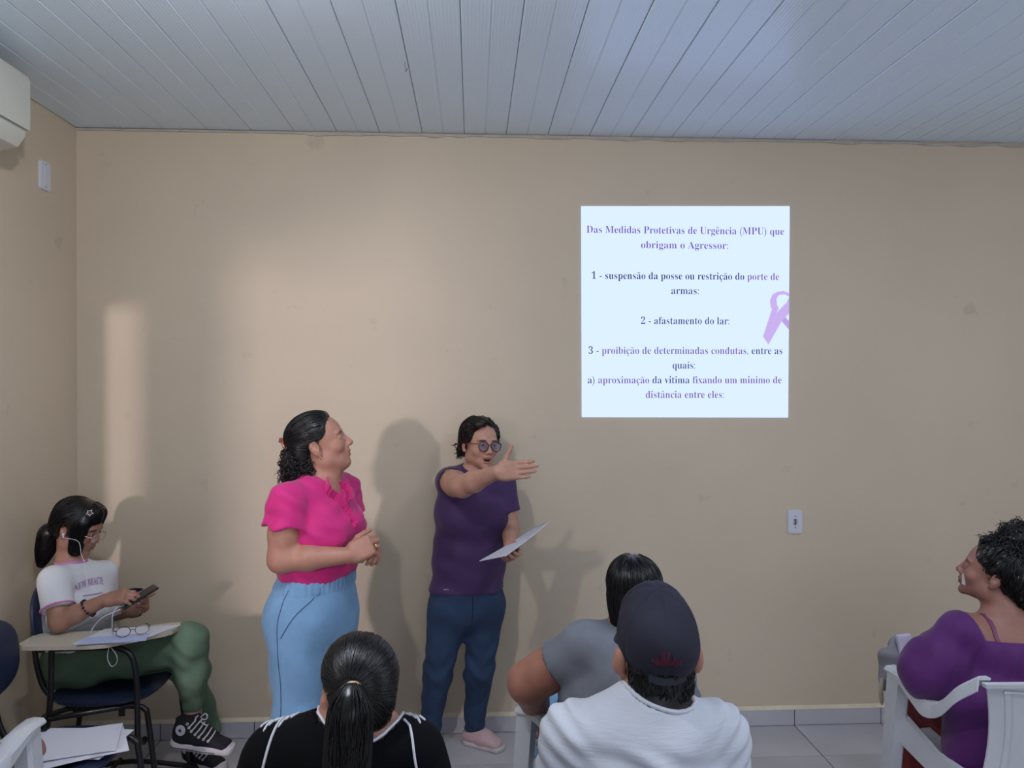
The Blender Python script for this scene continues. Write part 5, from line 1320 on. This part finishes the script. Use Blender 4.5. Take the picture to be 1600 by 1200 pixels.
        ring_ = []
        for b in np.linspace(.03, .74, 14): ring_.append(W(side*.06, b, .0085))
        rp = np.array(ring_)
        for _ in range(5): rp = rp-x*side*(so.ev(rp)-.0005)[:, None]
        MB().tube(rp, .0017, 5).build('sole_stripe', M['dark'], rt_)
        eyes_ = [(.30, .112), (.33, .098), (.37, .085), (.43, .074), (.49, .066), (.56, .059), (.63, .053)]; last = None
        for i, (b, c_) in enumerate(eyes_):
            p = W(side*.05, b, c_)[None]
            for _ in range(6): p = p-x*side*(cv.ev(p)-.001)[:, None]
            p = p[0]; n_ = cv.grad(p[None])[0]; u = N3(np.cross(n_, d)); v = np.cross(n_, u)
            MB().tube([p+.0042*(u*math.cos(a)+v*math.sin(a)) for a in np.linspace(0, 6.28, 13)[:-1]], .0016, 6, closed=True).build('eyelet', wh, rt_, True)
            if i:
                q = surf_path(cv, [p, p+d*.012+z*.018-x*side*.010, W(0, b+.045, c_+.03)], .003, 4); nq = cv.grad(q); MB().tube(q, .0030, 6).build('lace', wh, rt_, True)
        top = W(0, .40, .118)
        MB().tube(bez([top, top+d*.02+z*.022, top+d*.032+z*.016, top+d*.028+z*.002, top+d*.006-z*.004], 5), .0030, 6).build('lace_bow', wh, rt_, True)
        MB().tube(bez([top, top+d*.018-z*.008+x*side*.012, top+d*.044-z*.016+x*side*.016], 5), .0028, 6).build('lace_end', wh, rt_, True)
        pc = W(side*.05, .21, .085)[None]
        for _ in range(6): pc = pc-x*side*(cv.ev(pc)-.0005)[:, None]
        pc = pc[0]; n_ = cv.grad(pc[None])[0]; u = N3(np.cross(UP, n_)); v = np.cross(n_, u)
        def disc(r, k, h, name, m, star=False):
            pts = [pc+n_*h+(u*math.cos(a)+v*math.sin(a))*(r if not star or i % 2 == 0 else r*.42) for i, a in enumerate(np.linspace(math.pi/2, math.pi/2+2*math.pi, k+1)[:-1])]
            pts = pts+[p-n_*.004 for p in pts]; MB().add(pts, [tuple(range(k))]+[(i, k+i, k+(i+1) % k, (i+1) % k) for i in range(k)]).build(name, m, rt_)
        disc(.0205, 28, .0035, 'ankle_patch', wh); disc(.0168, 28, .0040, 'patch_ring', mat('patch_grey', srgb(150, 152, 166), .6)); disc(.0156, 28, .0044, 'patch_field', wh); disc(.0105, 10, .0052, 'patch_star', mat('patch_blue', srgb(28, 40, 92), .6), True)
    sneaker(P(268, 1163, 3.14), P(368, 1177, 3.10), 0, 0, 1)
    hl2 = P(290, 1192, 3.46)*[1, 1, 0]; sneaker(hl2, hl2+np.array([.20, -.10, 0]), 0, 0, 1)
    f2 = F()
    return dict(H=H, wrR=wrR, wrL=wrL, fr=fr, fl=fl, root=root)
G = person_girl()
# ================================================================== furniture and small things
def loft(rings, closed_ring=True, cap=True):
    n = len(rings[0]); V = [p for r in rings for p in r]; Fc = []
    for i in range(len(rings)-1):
        for k in range(n if closed_ring else n-1): Fc.append((i*n+k, i*n+(k+1) % n, (i+1)*n+(k+1) % n, (i+1)*n+k))
    if cap and closed_ring: Fc.append(tuple(range(n-1, -1, -1))); Fc.append(tuple((len(rings)-1)*n+k for k in range(n)))
    return V, Fc
def fixn(o):
    bm = bmesh.new(); bm.from_mesh(o.data); bmesh.ops.recalc_face_normals(bm, faces=bm.faces[:]); bm.to_mesh(o.data); bm.free()
    o.data.polygons.foreach_set('use_smooth', np.ones(len(o.data.polygons), dtype=bool)); o.data.set_sharp_from_angle(angle=math.radians(38)); return o
def part_mesh(name, V, Fc, m): o = meshobj(name, V, Fc, m); fixn(o); return o
# ---- one-piece white plastic armchair, local: x right, y forward, z up
def plastic_chair_parts():
    parts = []
    # seat: dished slab with turned-down rim
    rings = []
    def outline(s, z, n=28):
        out = []
        for k in range(n):
            a = 2*math.pi*k/n; c, si = math.cos(a), math.sin(a); e = .35
            x = .215*s*(abs(c)**e)*(1 if c > 0 else -1); y = .01+.215*s*(abs(si)**e)*(1 if si > 0 else -1); x *= (1+.06*(y/.2)); out.append((x, y, z+.012*(1 if y > .15 else 0)*0))
        return out
    rings = [outline(.02, .418), outline(.6, .420), outline(.92, .432), outline(1.0, .438), outline(1.02, .428), outline(1.02, .395), outline(.99, .395), outline(.985, .424), outline(.6, .411), outline(.02, .409)]
    V, Fc = loft(rings); parts.append(part_mesh('seat', V, Fc, M['plastic']))
    # legs: front ones run up to the armrests
    def leg(top, bot, wt, wb, name='leg'):
        rg = []
        for t in np.linspace(0, 1, 6):
            c = np.array(top)*(1-t)+np.array(bot)*t; w_ = wt*(1-t)+wb*t; d = .026*(1-t)+.020*t
            rg.append([tuple(c+np.array(q)) for q in ((-d, -w_, 0), (d*.6, -w_, 0), (d, -w_*.7, 0), (d, w_*.7, 0), (d*.6, w_, 0), (-d, w_, 0), (-d*1.1, w_*.6, 0), (-d*1.1, -w_*.6, 0))])
        V, Fc = loft(rg); parts.append(part_mesh(name, V, Fc, M['plastic']))
    for s in (-1, 1):
        leg((s*.262, .205, .640), (s*.285, .255, 0), .036, .030)
        leg((s*.225, -.185, .435), (s*.255, -.275, 0), .045, .026)
        # side apron between front leg and seat
        V, Fc = loft([[(s*.24, .20, .50), (s*.262, .20, .50), (s*.268, .20, .40), (s*.24, .20, .40)], [(s*.23, .02, .45), (s*.25, .02, .45), (s*.255, .02, .37), (s*.23, .02, .37)], [(s*.22, -.20, .46), (s*.235, -.20, .46), (s*.245, -.20, .33), (s*.22, -.20, .33)]])
        parts.append(part_mesh('side_rail', V, Fc, M['plastic']))
        # armrest: broad strip, rises to the front, dips, sweeps up into the back
        path = bez([(s*.268, .245, .652), (s*.272, .16, .655), (s*.278, .06, .640), (s*.280, -.02, .634), (s*.278, -.09, .664), (s*.272, -.16, .735), (s*.246, -.222, .792)], 6); rg = []
        for i, p in enumerate(path):
            t = i/(len(path)-1); w_ = .030*(1-.35*t); dn = .012+.045*min(1, max(0, (t-.1)*3))*(1-.3*t)
            ins = np.array([-s, -.25*t, 0]); ins /= np.linalg.norm(ins); p = np.array(p)
            rg.append([tuple(q) for q in (p+ins*w_+[0, 0, .0], p+ins*w_*.3+[0, 0, .006], p-ins*w_*.7+[0, 0, .004], p-ins*w_+[0, 0, -.006], p-ins*w_*1.0+[0, 0, -dn], p-ins*w_*.78+[0, 0, -dn], p-ins*w_*.6+[0, 0, -.008], p+ins*w_+[0, 0, -.007])])
        V, Fc = loft(rg); parts.append(part_mesh('armrest', V, Fc, M['plastic']))
    # backrest: frame plus recessed panel
    def back(u, v, off): # u -1..1, v 0..1
        wdt = .250-.03*(1-v)-.022*math.sin(v*math.pi)
        return np.array([u*wdt, -.215-.075*v+.055*u*u-.0+off, .415+.385*v+(-.02*u*u if v > .9 else 0)])
    def panel(u0, u1, v0, v1, o0, o1, name, n=14, m=10):
        V = []; Fc = []
        for o_ in (o0, o1):
            for i in range(n+1):
                for k in range(m+1): V.append(tuple(back(u0+(u1-u0)*i/n, v0+(v1-v0)*k/m, o_)))
        K = (n+1)*(m+1)
        for i in range(n):
            for k in range(m):
                q = (i*(m+1)+k, (i+1)*(m+1)+k, (i+1)*(m+1)+k+1, i*(m+1)+k+1); Fc.append(q); Fc.append(tuple(K+x for x in q[::-1]))
        ring = [i*(m+1) for i in range(n)]+[n*(m+1)+k for k in range(m)]+[(n-i)*(m+1)+m for i in range(n)]+[m-k for k in range(m)]
        for i in range(len(ring)): x, y = ring[i], ring[(i+1) % len(ring)]; Fc.append((x, y, y+K, x+K))
        parts.append(part_mesh(name, V, Fc, M['plastic']))
    panel(-1, 1, 0, 1, -.003, .003, 'backrest')
    for a in ((-.84, -.78, .14, .9), (.78, .84, .14, .9)): panel(*a, -.008, .004, 'back_rib', 2, 10)
    panel(-.84, .84, .88, .92, -.008, .004, 'back_rib', 14, 2); panel(-.84, .84, .12, .16, -.008, .004, 'back_rib', 14, 2)
    panel(-1.02, 1.02, .965, 1.0, -.012, .008, 'top_rim', 16, 2)
    return parts
proto = plastic_chair_parts(); first = [True]
def plastic_chair(c, fwd, label):
    rz = math.atan2(-fwd[0], fwd[1]); root = empty('plastic_chair', (c[0], c[1], 0), label, 'chair', 'white plastic armchairs', rz)
    for p in proto:
        o = p if first[0] else p.copy()
        if not first[0]: link(o)
        o.parent = root
    first[0] = False; return root
plastic_chair((1.785, 2.455), (0, 1), 'white plastic armchair under the person in the purple off-shoulder top')
plastic_chair((.438, 2.483), (-.75, .66), 'white plastic armchair under the person in the grey T-shirt').scale = (.75, .85, .97)
plastic_chair((-.31, 1.50), (-.04, 1), 'white plastic armchair under the person with the long ponytail')
plastic_chair((.395, 1.62), (0, 1), 'white plastic armchair under the person with the navy cap')
plastic_chair((-1.60, 2.17), (0, 1), 'white plastic armchair at the lower left corner beside the loose papers')

# person in the lower left corner, only a bare knee shows
def person_knee():
    root = empty('person', (-1.60, 2.17, 0), 'seated person at the lower left edge, only bare leg in view', 'person')
    ft = np.array([0, 1., 0]); rt = np.array([1., 0, 0]); hip = np.array([-1.60, 2.12, .52]); up_ = hip+UP*.42-ft*.06
    H = Head(up_+UP*.24+ft*.02, (.3, .95, 0), .93); f = F(); build_head(f, H); neck(f, H, up_+UP*.06); f.cone(up_+UP*.06, up_, .056, .08, .03)
    torso(f, [(hip, .15, .11), (hip+UP*.26, .15, .11), (up_, .14, .08)], rt, -.006); sh = [up_+rt*s*.16 for s in (1, -1)]; f.cone(sh[0], sh[1], .05, .05, .05)
    for s_, q in zip((1, -1), sh):
        el = q+np.array([s_*.0, -.02, -.27]); wr = el+np.array([-s_*.10, .20, -.02]); f.chain([q, el, wr], [.05, .042, .027], .02); hand(f, wr, (0, 1, -.1), UP, s_ > 0, .9)
    kn = [hip+ft*.42+rt*s*.085-UP*.02 for s in (1, -1)]; kn[0] = hip+ft*.40+rt*.165-UP*.03; an = [np.array([k[0], k[1]+.04, .06]) for k in kn]; pose_seated(f, hip-UP*.02, kn, an, (.08, .062, .042))
    sdfobj('body', f, .009, M['skin'], root, skin_colour(srgb(150, 106, 88), H)); eyes(H, root)
    g = F(); torso(g, [(hip, .165, .125), (hip+UP*.26, .162, .122), (up_, .145, .088)], rt, .006); g.cone(sh[0], sh[1], .06, .06, .05)
    sdfobj('t_shirt', g, .009, mat('teal_cotton', srgb(60, 92, 104), .85), root)
    j = F(); [j.cone(hip-UP*.02, hip*.45+k*.55-UP*.02, .115, .085, .03) for k in kn]; j.ell(hip-UP*.02, (.17, .13, .10), None, .03); sdfobj('shorts', j, .009, M['jean_d'], root)
    hf = F(); H.e(hf, (0, -.016, .044), (.083, .103, .086), .02); hf.fn(lambda p: H.l(p)[:, 1]-np.where(H.l(p)[:, 2] > .02, .06, -.02), 'i', .01); sdfobj('hair', hf, .007, M['hair'], root)
    for a in an: shoe(root, a*[1, 1, 0]-ft*.05, a*[1, 1, 0]+ft*.18, M['sandal'], M['dark'])
person_knee()

# ---- tablet-arm chairs: black tube frame, navy shells; local: x right, y forward
def shell(w_, d_, th, cz, name, m, T, dish=.012, p=2.8, n=32):
    rings = []
    for s, z in ((.02, cz+th-dish), (.55, cz+th-dish*.7), (.9, cz+th), (1.0, cz+th*.55), (1.0, cz+th*.1), (.93, cz-th*.4), (.5, cz-th*.5), (.02, cz-th*.5)):
        r = []
        for k in range(n):
            a = 2*math.pi*k/n; c, si = math.cos(a), math.sin(a); r.append(T((w_*s*abs(c)**(2/p)*(1 if c > 0 else -1), d_*s*abs(si)**(2/p)*(1 if si > 0 else -1), z)))
        rings.append(r)
    V, Fc = loft(rings); return part_mesh(name, V, Fc, m)
M['lam'] = mat('cream_laminate', srgb(190, 182, 166), .4); M['lam_edge'] = mat('tablet_edge', srgb(186, 174, 156), .55)
def tablet_chair(c, fwd, label, tablet=True):
    rz = math.atan2(-fwd[0], fwd[1]); root = empty('tablet_arm_chair', (c[0], c[1], 0), label, 'chair', 'writing chairs with navy seats', rz)
    I = lambda p: p
    def own(o): o.parent = root; return o
    own(shell(.205, .20, .022, .445, 'seat', M['navy'], lambda p: (p[0], p[1]+.0, p[2]+.02*max(0, p[1]-.1)*0)))
    own(shell(.185, .135, .018, .0, 'backrest', M['navy'], lambda p: (p[0], -.235-p[2]-.10*(p[1]+.135)*.8+.03*(p[0]/.185)**2, .745+p[1])))
    def tb(pts, r, name, n=8): o = MB().tube(bez(pts, n), r, 10).build(name, M['black'], None, True); return own(o)
    for s in (-1, 1):
        tb([(s*.17, .24, .02), (s*.17, .20, .36), (s*.17, .185, .415), (s*.17, .13, .428), (s*.17, -.10, .425)], .0105, 'front_leg')
        tb([(s*.17, -.10, .425), (s*.17, -.17, .40), (s*.17, -.20, .36), (s*.17, -.25, .02)], .0105, 'rear_leg')
        tb([(s*.17, .30, .012), (s*.17, .24, .02), (s*.17, 0, .05), (s*.17, -.25, .02), (s*.17, -.29, .012)], .0105, 'runner', 4)
        tb([(s*.10, -.08, .425), (s*.10, -.20, .45), (s*.10, -.25, .56), (s*.10, -.265, .74)], .0105, 'back_tube')
        for y in (.10, -.07):
            own(MB().box((s*.17, y, .410), (.004, .012, .02), bevel=.003).build('seat_lug', M['black']))
    tb([(-.17, .13, .426), (.17, .13, .426)], .009, 'cross_tube', 2); tb([(-.17, -.05, .06), (.17, -.05, .06)], .009, 'cross_tube', 2)
    if tablet:
        pl = [(.15, -.16), (.155, -.20), (.18, -.225), (.27, -.228), (.300, -.20), (.305, -.16), (.305, .05), (.298, .09), (.18, .265), (.155, .285), (.08, .300), (.055, .285), (.055, .25), (.11, .12), (.14, .0)]
        o = MB().prism(pl, .697, .712).build('tablet_top', M['lam_edge']); own(o)
        pl2 = [(.19+(x-.19)*.975, .03+(y-.03)*.985) for x, y in pl]; own(MB().prism(pl2, .712, .7140).build('tablet_surface', M['lam']))
        tb([(.17, .185, .30), (.20, .19, .30), (.245, .19, .34), (.25, .19, .45), (.25, .18, .62), (.25, .13, .678), (.25, 0, .684), (.25, -.12, .684)], .011, 'tablet_post')
        tb([(.17, -.18, .36), (.22, -.15, .39), (.25, -.125, .50), (.25, -.12, .682)], .011, 'tablet_post')
        tb([(.25, -.13, .42), (.23, -.02, .43), (.17, .10, .425)], .010, 'side_brace')
    return root
GC = np.array([-1.455, 3.20])
tablet_chair(GC, (1, .02), 'black and cream writing chair under the person bent over the phone')
BC = np.array([-1.375, 2.60])
tablet_chair(BC, (1, 0), 'empty writing chair with navy seat and backrest holding loose papers', False)
def on_tablet(x, y, z=.7150):   # local tablet-chair coordinates of the girl's chair -> world (chair faces +X, right hand towards camera)
    a = math.atan2(-1, .02); return np.array([GC[0]+x*math.cos(a)-y*math.sin(a), GC[1]+x*math.sin(a)+y*math.cos(a), z])
# papers and things on the tablet
z0 = .7150
sheet('paper_sheets', [on_tablet(.30, -.02, z0), on_tablet(.29, .20, z0), on_tablet(.10, .30, z0), on_tablet(.13, .02, z0)], .002, M['paper'], 'white sheets spread on the cream writing tablet under the folded glasses', 'paper')
sheet('booklet', [on_tablet(.315, .0, z0+.0025), on_tablet(.285, .235, z0+.0025), on_tablet(.21, .22, z0+.0025), on_tablet(.24, .0, z0+.0025)], .004, mat('bluish_paper', srgb(176, 186, 222), .7), 'bluish printed sheet at the front edge of the writing tablet', 'paper')
# loose eyeglasses on the papers
gz = z0+.0075; gE = on_tablet(.24, .17, gz)
ge = empty('eyeglasses', gE, 'thin dark eyeglasses lying open on the papers of the writing tablet', 'eyeglasses')
dk = mat('dark_wire', srgb(44, 36, 44), .35, metal=.5)
gx = N3(on_tablet(.20, .25, 0)-on_tablet(.27, .11, 0)); gy = np.cross(UP, gx)
for s in (-1, 1):
    rg = [gE+gx*(s*.032+.024*math.cos(a))+UP*(.020+.019*math.sin(a)) for a in np.linspace(0, 6.28, 25)[:-1]]
    MB().tube(rg, .0013, 6, closed=True).build('rim', dk if s < 0 else mat('gold_rim', srgb(150, 120, 90), .3, metal=.6), ge, True)
    MB().add(rg+[p+gy*.001 for p in rg], [tuple(range(23, -1, -1)), tuple(range(24, 48))]).build('lens', mat('spare_lens', (.8, .8, .82), .06, alpha=.12), ge)
    MB().tube(bez([gE+gx*s*.057+UP*.026, gE+gx*s*.062+gy*.03+UP*.02, gE+gx*s*.060+gy*.11+UP*.006, gE+gx*s*.056+gy*.135+UP*.0005], 5), .0018, 6).build('temple', dk, ge, True)
MB().tube([gE-gx*.008+UP*.022, gE+UP*.026, gE+gx*.008+UP*.022], .0013, 6).build('bridge', dk, ge, True)
# steel tumbler behind the phone
cu = P(209, 975, 3.24); cu[2] = z0
cup = empty('tumbler', cu, 'small dark steel tumbler on the far side of the writing tablet', 'tumbler')
MB().lathe([(.0001, 0), (.031, 0), (.033, .01), (.035, .075), (.036, .105), (.034, .106), (.033, .10), (.031, .02), (.0001, .012)], cu, 28).build('cup_body', mat('dark_steel', srgb(54, 60, 74), .3, metal=.6), cup, True)
MB().lathe([(.0363, .082), (.0372, .083), (.0372, .104), (.0363, .105)], cu, 28).build('rim_band', M['steel'], cup, True)
MB().lathe([(.0365, .080), (.0392, .082), (.0365, .085)], cu, 28).build('strap_ring', M['dark'], cup, True)
tri = [cu+np.array([.0362*math.sin(a), -.0362*math.cos(a), z]) for a, z in ((-.55, .058), (-.05, .058), (-.3, .040))]; meshobj('triangle_mark', tri, [(0, 1, 2)], mat('pale_mark', srgb(160, 170, 186), .5)); setparent(bpy.data.objects['triangle_mark'], cup)
# phone in the girl's hands
pa, pb = P(196, 946, 3.06), P(238, 920, 3.12); ax = N3(pb-pa); nz = N3(np.array([-.35, -.25, .9])-ax*(ax@np.array([-.35, -.25, .9]))); ay = np.cross(nz, ax); Rp = np.stack([ax, ay, nz], 1); pc = (pa+pb)/2
ph = empty('phone', pc, 'black phone held in both hands by the person at the writing chair', 'phone')
MB().box(pc, (.072, .034, .0042), Rp.tolist(), .0035).build('phone_body', mat('phone_black', (.006, .006, .008), .25), ph)
MB().box(pc+nz*.0044, (.068, .031, .0004), Rp.tolist()).build('screen', mat('phone_screen', (.01, .011, .014), .08), ph)
# grey-white folder on her lap
sheet('folder', [P(108, 992, 3.10), P(190, 958, 3.12), P(184, 950, 3.22), P(112, 968, 3.22)], .012, mat('folder_grey', srgb(176, 178, 178), .6), 'pale grey folder tilted between the arm and the lap at the writing chair', 'folder')
# white earphone with hanging cable
Hg = G['H']; e0 = Hg.w((.083, -.006, -.018))
ep = empty('earphones', e0, 'white earphone cable running from ear past the phone and looping below the tablet', 'earphones')
MB().lathe([(.0001, .006), (.005, .004), (.0055, -.002), (.003, -.006), (.0025, -.014)], e0+np.array([0, -.002, 0]), 10).build('earbud', M['switch'], ep, True)
ch = P(133, 882, 3.09)
MB().tube(bez([e0+np.array([0, -.004, -.012]), P(122, 846, 3.12), P(127, 866, 3.09), ch, P(135, 905, 3.05), P(143, 925, 3.0)], 8), .0013, 6).build('cable', M['switch'], ep, True)
MB().tube(bez([pa, P(182, 950, 3.02), P(176, 962, 3.0), P(175, 985, 3.02)], 8), .0019, 6).build('cable', M['switch'], ep, True)
MB().tube(bez([P(188, 952, 3.03), P(160, 965, 3.0), P(146, 980, 3.0), P(142, 990, 2.985)], 8), .0016, 6).build('cable', M['switch'], ep, True)
MB().tube(bez([P(170, 1012, 2.93), P(168, 1028, 2.93), P(174, 1041, 2.93), P(182, 1036, 2.93), P(182, 1024, 2.93), P(172, 1010, 2.94)], 6), .0013, 6).build('cable', M['switch'], ep, True)
# loose papers on the empty navy seat
rr = random.Random(3); zs = .470
for i, (x, y, a) in enumerate([(-1.36, 2.60, .25), (-1.33, 2.63, -.1), (-1.30, 2.58, .5), (-1.42, 2.60, .1), (-1.33, 2.60, .32)]):
    ca, sa = math.cos(a), math.sin(a); q = [(-.150, -.105), (.150, -.105), (.150, .105), (-.150, .105)]
    c4 = [np.array([x+u*ca-v*sa, y+u*sa+v*ca, zs+i*.004+.02*(u+.15)*.25]) for u, v in q]
    lab = ['bottom white sheet of the pile on the navy seat', 'white sheet second from the bottom of the pile on the navy seat', 'white sheet turned furthest in the pile on the navy seat', 'white sheet second from the top of the pile on the navy seat', 'top white sheet of the pile on the navy seat'][i]
    sheet('paper_sheet', c4, .0012, M['paper'], lab, 'paper', 'papers on the navy seat', bend=.002*(i % 3))
# grey handbag on the lap of the right-hand person
bagc = P(1392, 1040, 2.80)
bag = empty('handbag', bagc, 'grey fabric handbag held on the lap behind the white armrest', 'bag')
bf_ = F(); gm = mat('grey_bag', srgb(132, 130, 136), .75, bump=.2, bscale=300, var=.1, vscale=20)
bf_.flat(bagc+np.array([.0, 0, .035]), bagc+np.array([.0, 0, -.075]), (1, 0, 0), (.048, .03), (.040, .026), .02); bf_.flat(bagc+np.array([.045, .03, .07]), bagc+np.array([.085, .04, -.04]), (1, 0, 0), (.04, .03), (.05, .03), .02)
bf_.fn(lambda p: wob(p, (60, 60, 50), .004, 2.0), 'd'); sdfobj('pouch', bf_, .005, gm, bag)
ff = F(); ff.box(bagc+np.array([.05, -.012, .07]), (.030, .012, .05), frame((.2, -1, .3)), .008, .01); sdfobj('flap', ff, .005, mat('bag_lining', srgb(196, 190, 214), .6), bag)
MB().tube(bez([bagc+np.array([-.02, -.03, -.02]), bagc+np.array([.02, -.045, .02]), bagc+np.array([.05, -.04, .0]), bagc+np.array([.07, -.03, .03])], 6), .009, 8).build('strap', mat('bag_strap', srgb(48, 44, 58), .6), bag, True)
MB().tube(bez([bagc+np.array([-.045, -.02, -.04]), bagc+np.array([-.052, -.025, -.09]), bagc+np.array([-.048, -.025, -.135])], 5), [.008]*9+[.006, .004], 8).build('hanging_strap', mat('pale_strap', srgb(176, 166, 150), .6), bag, True)
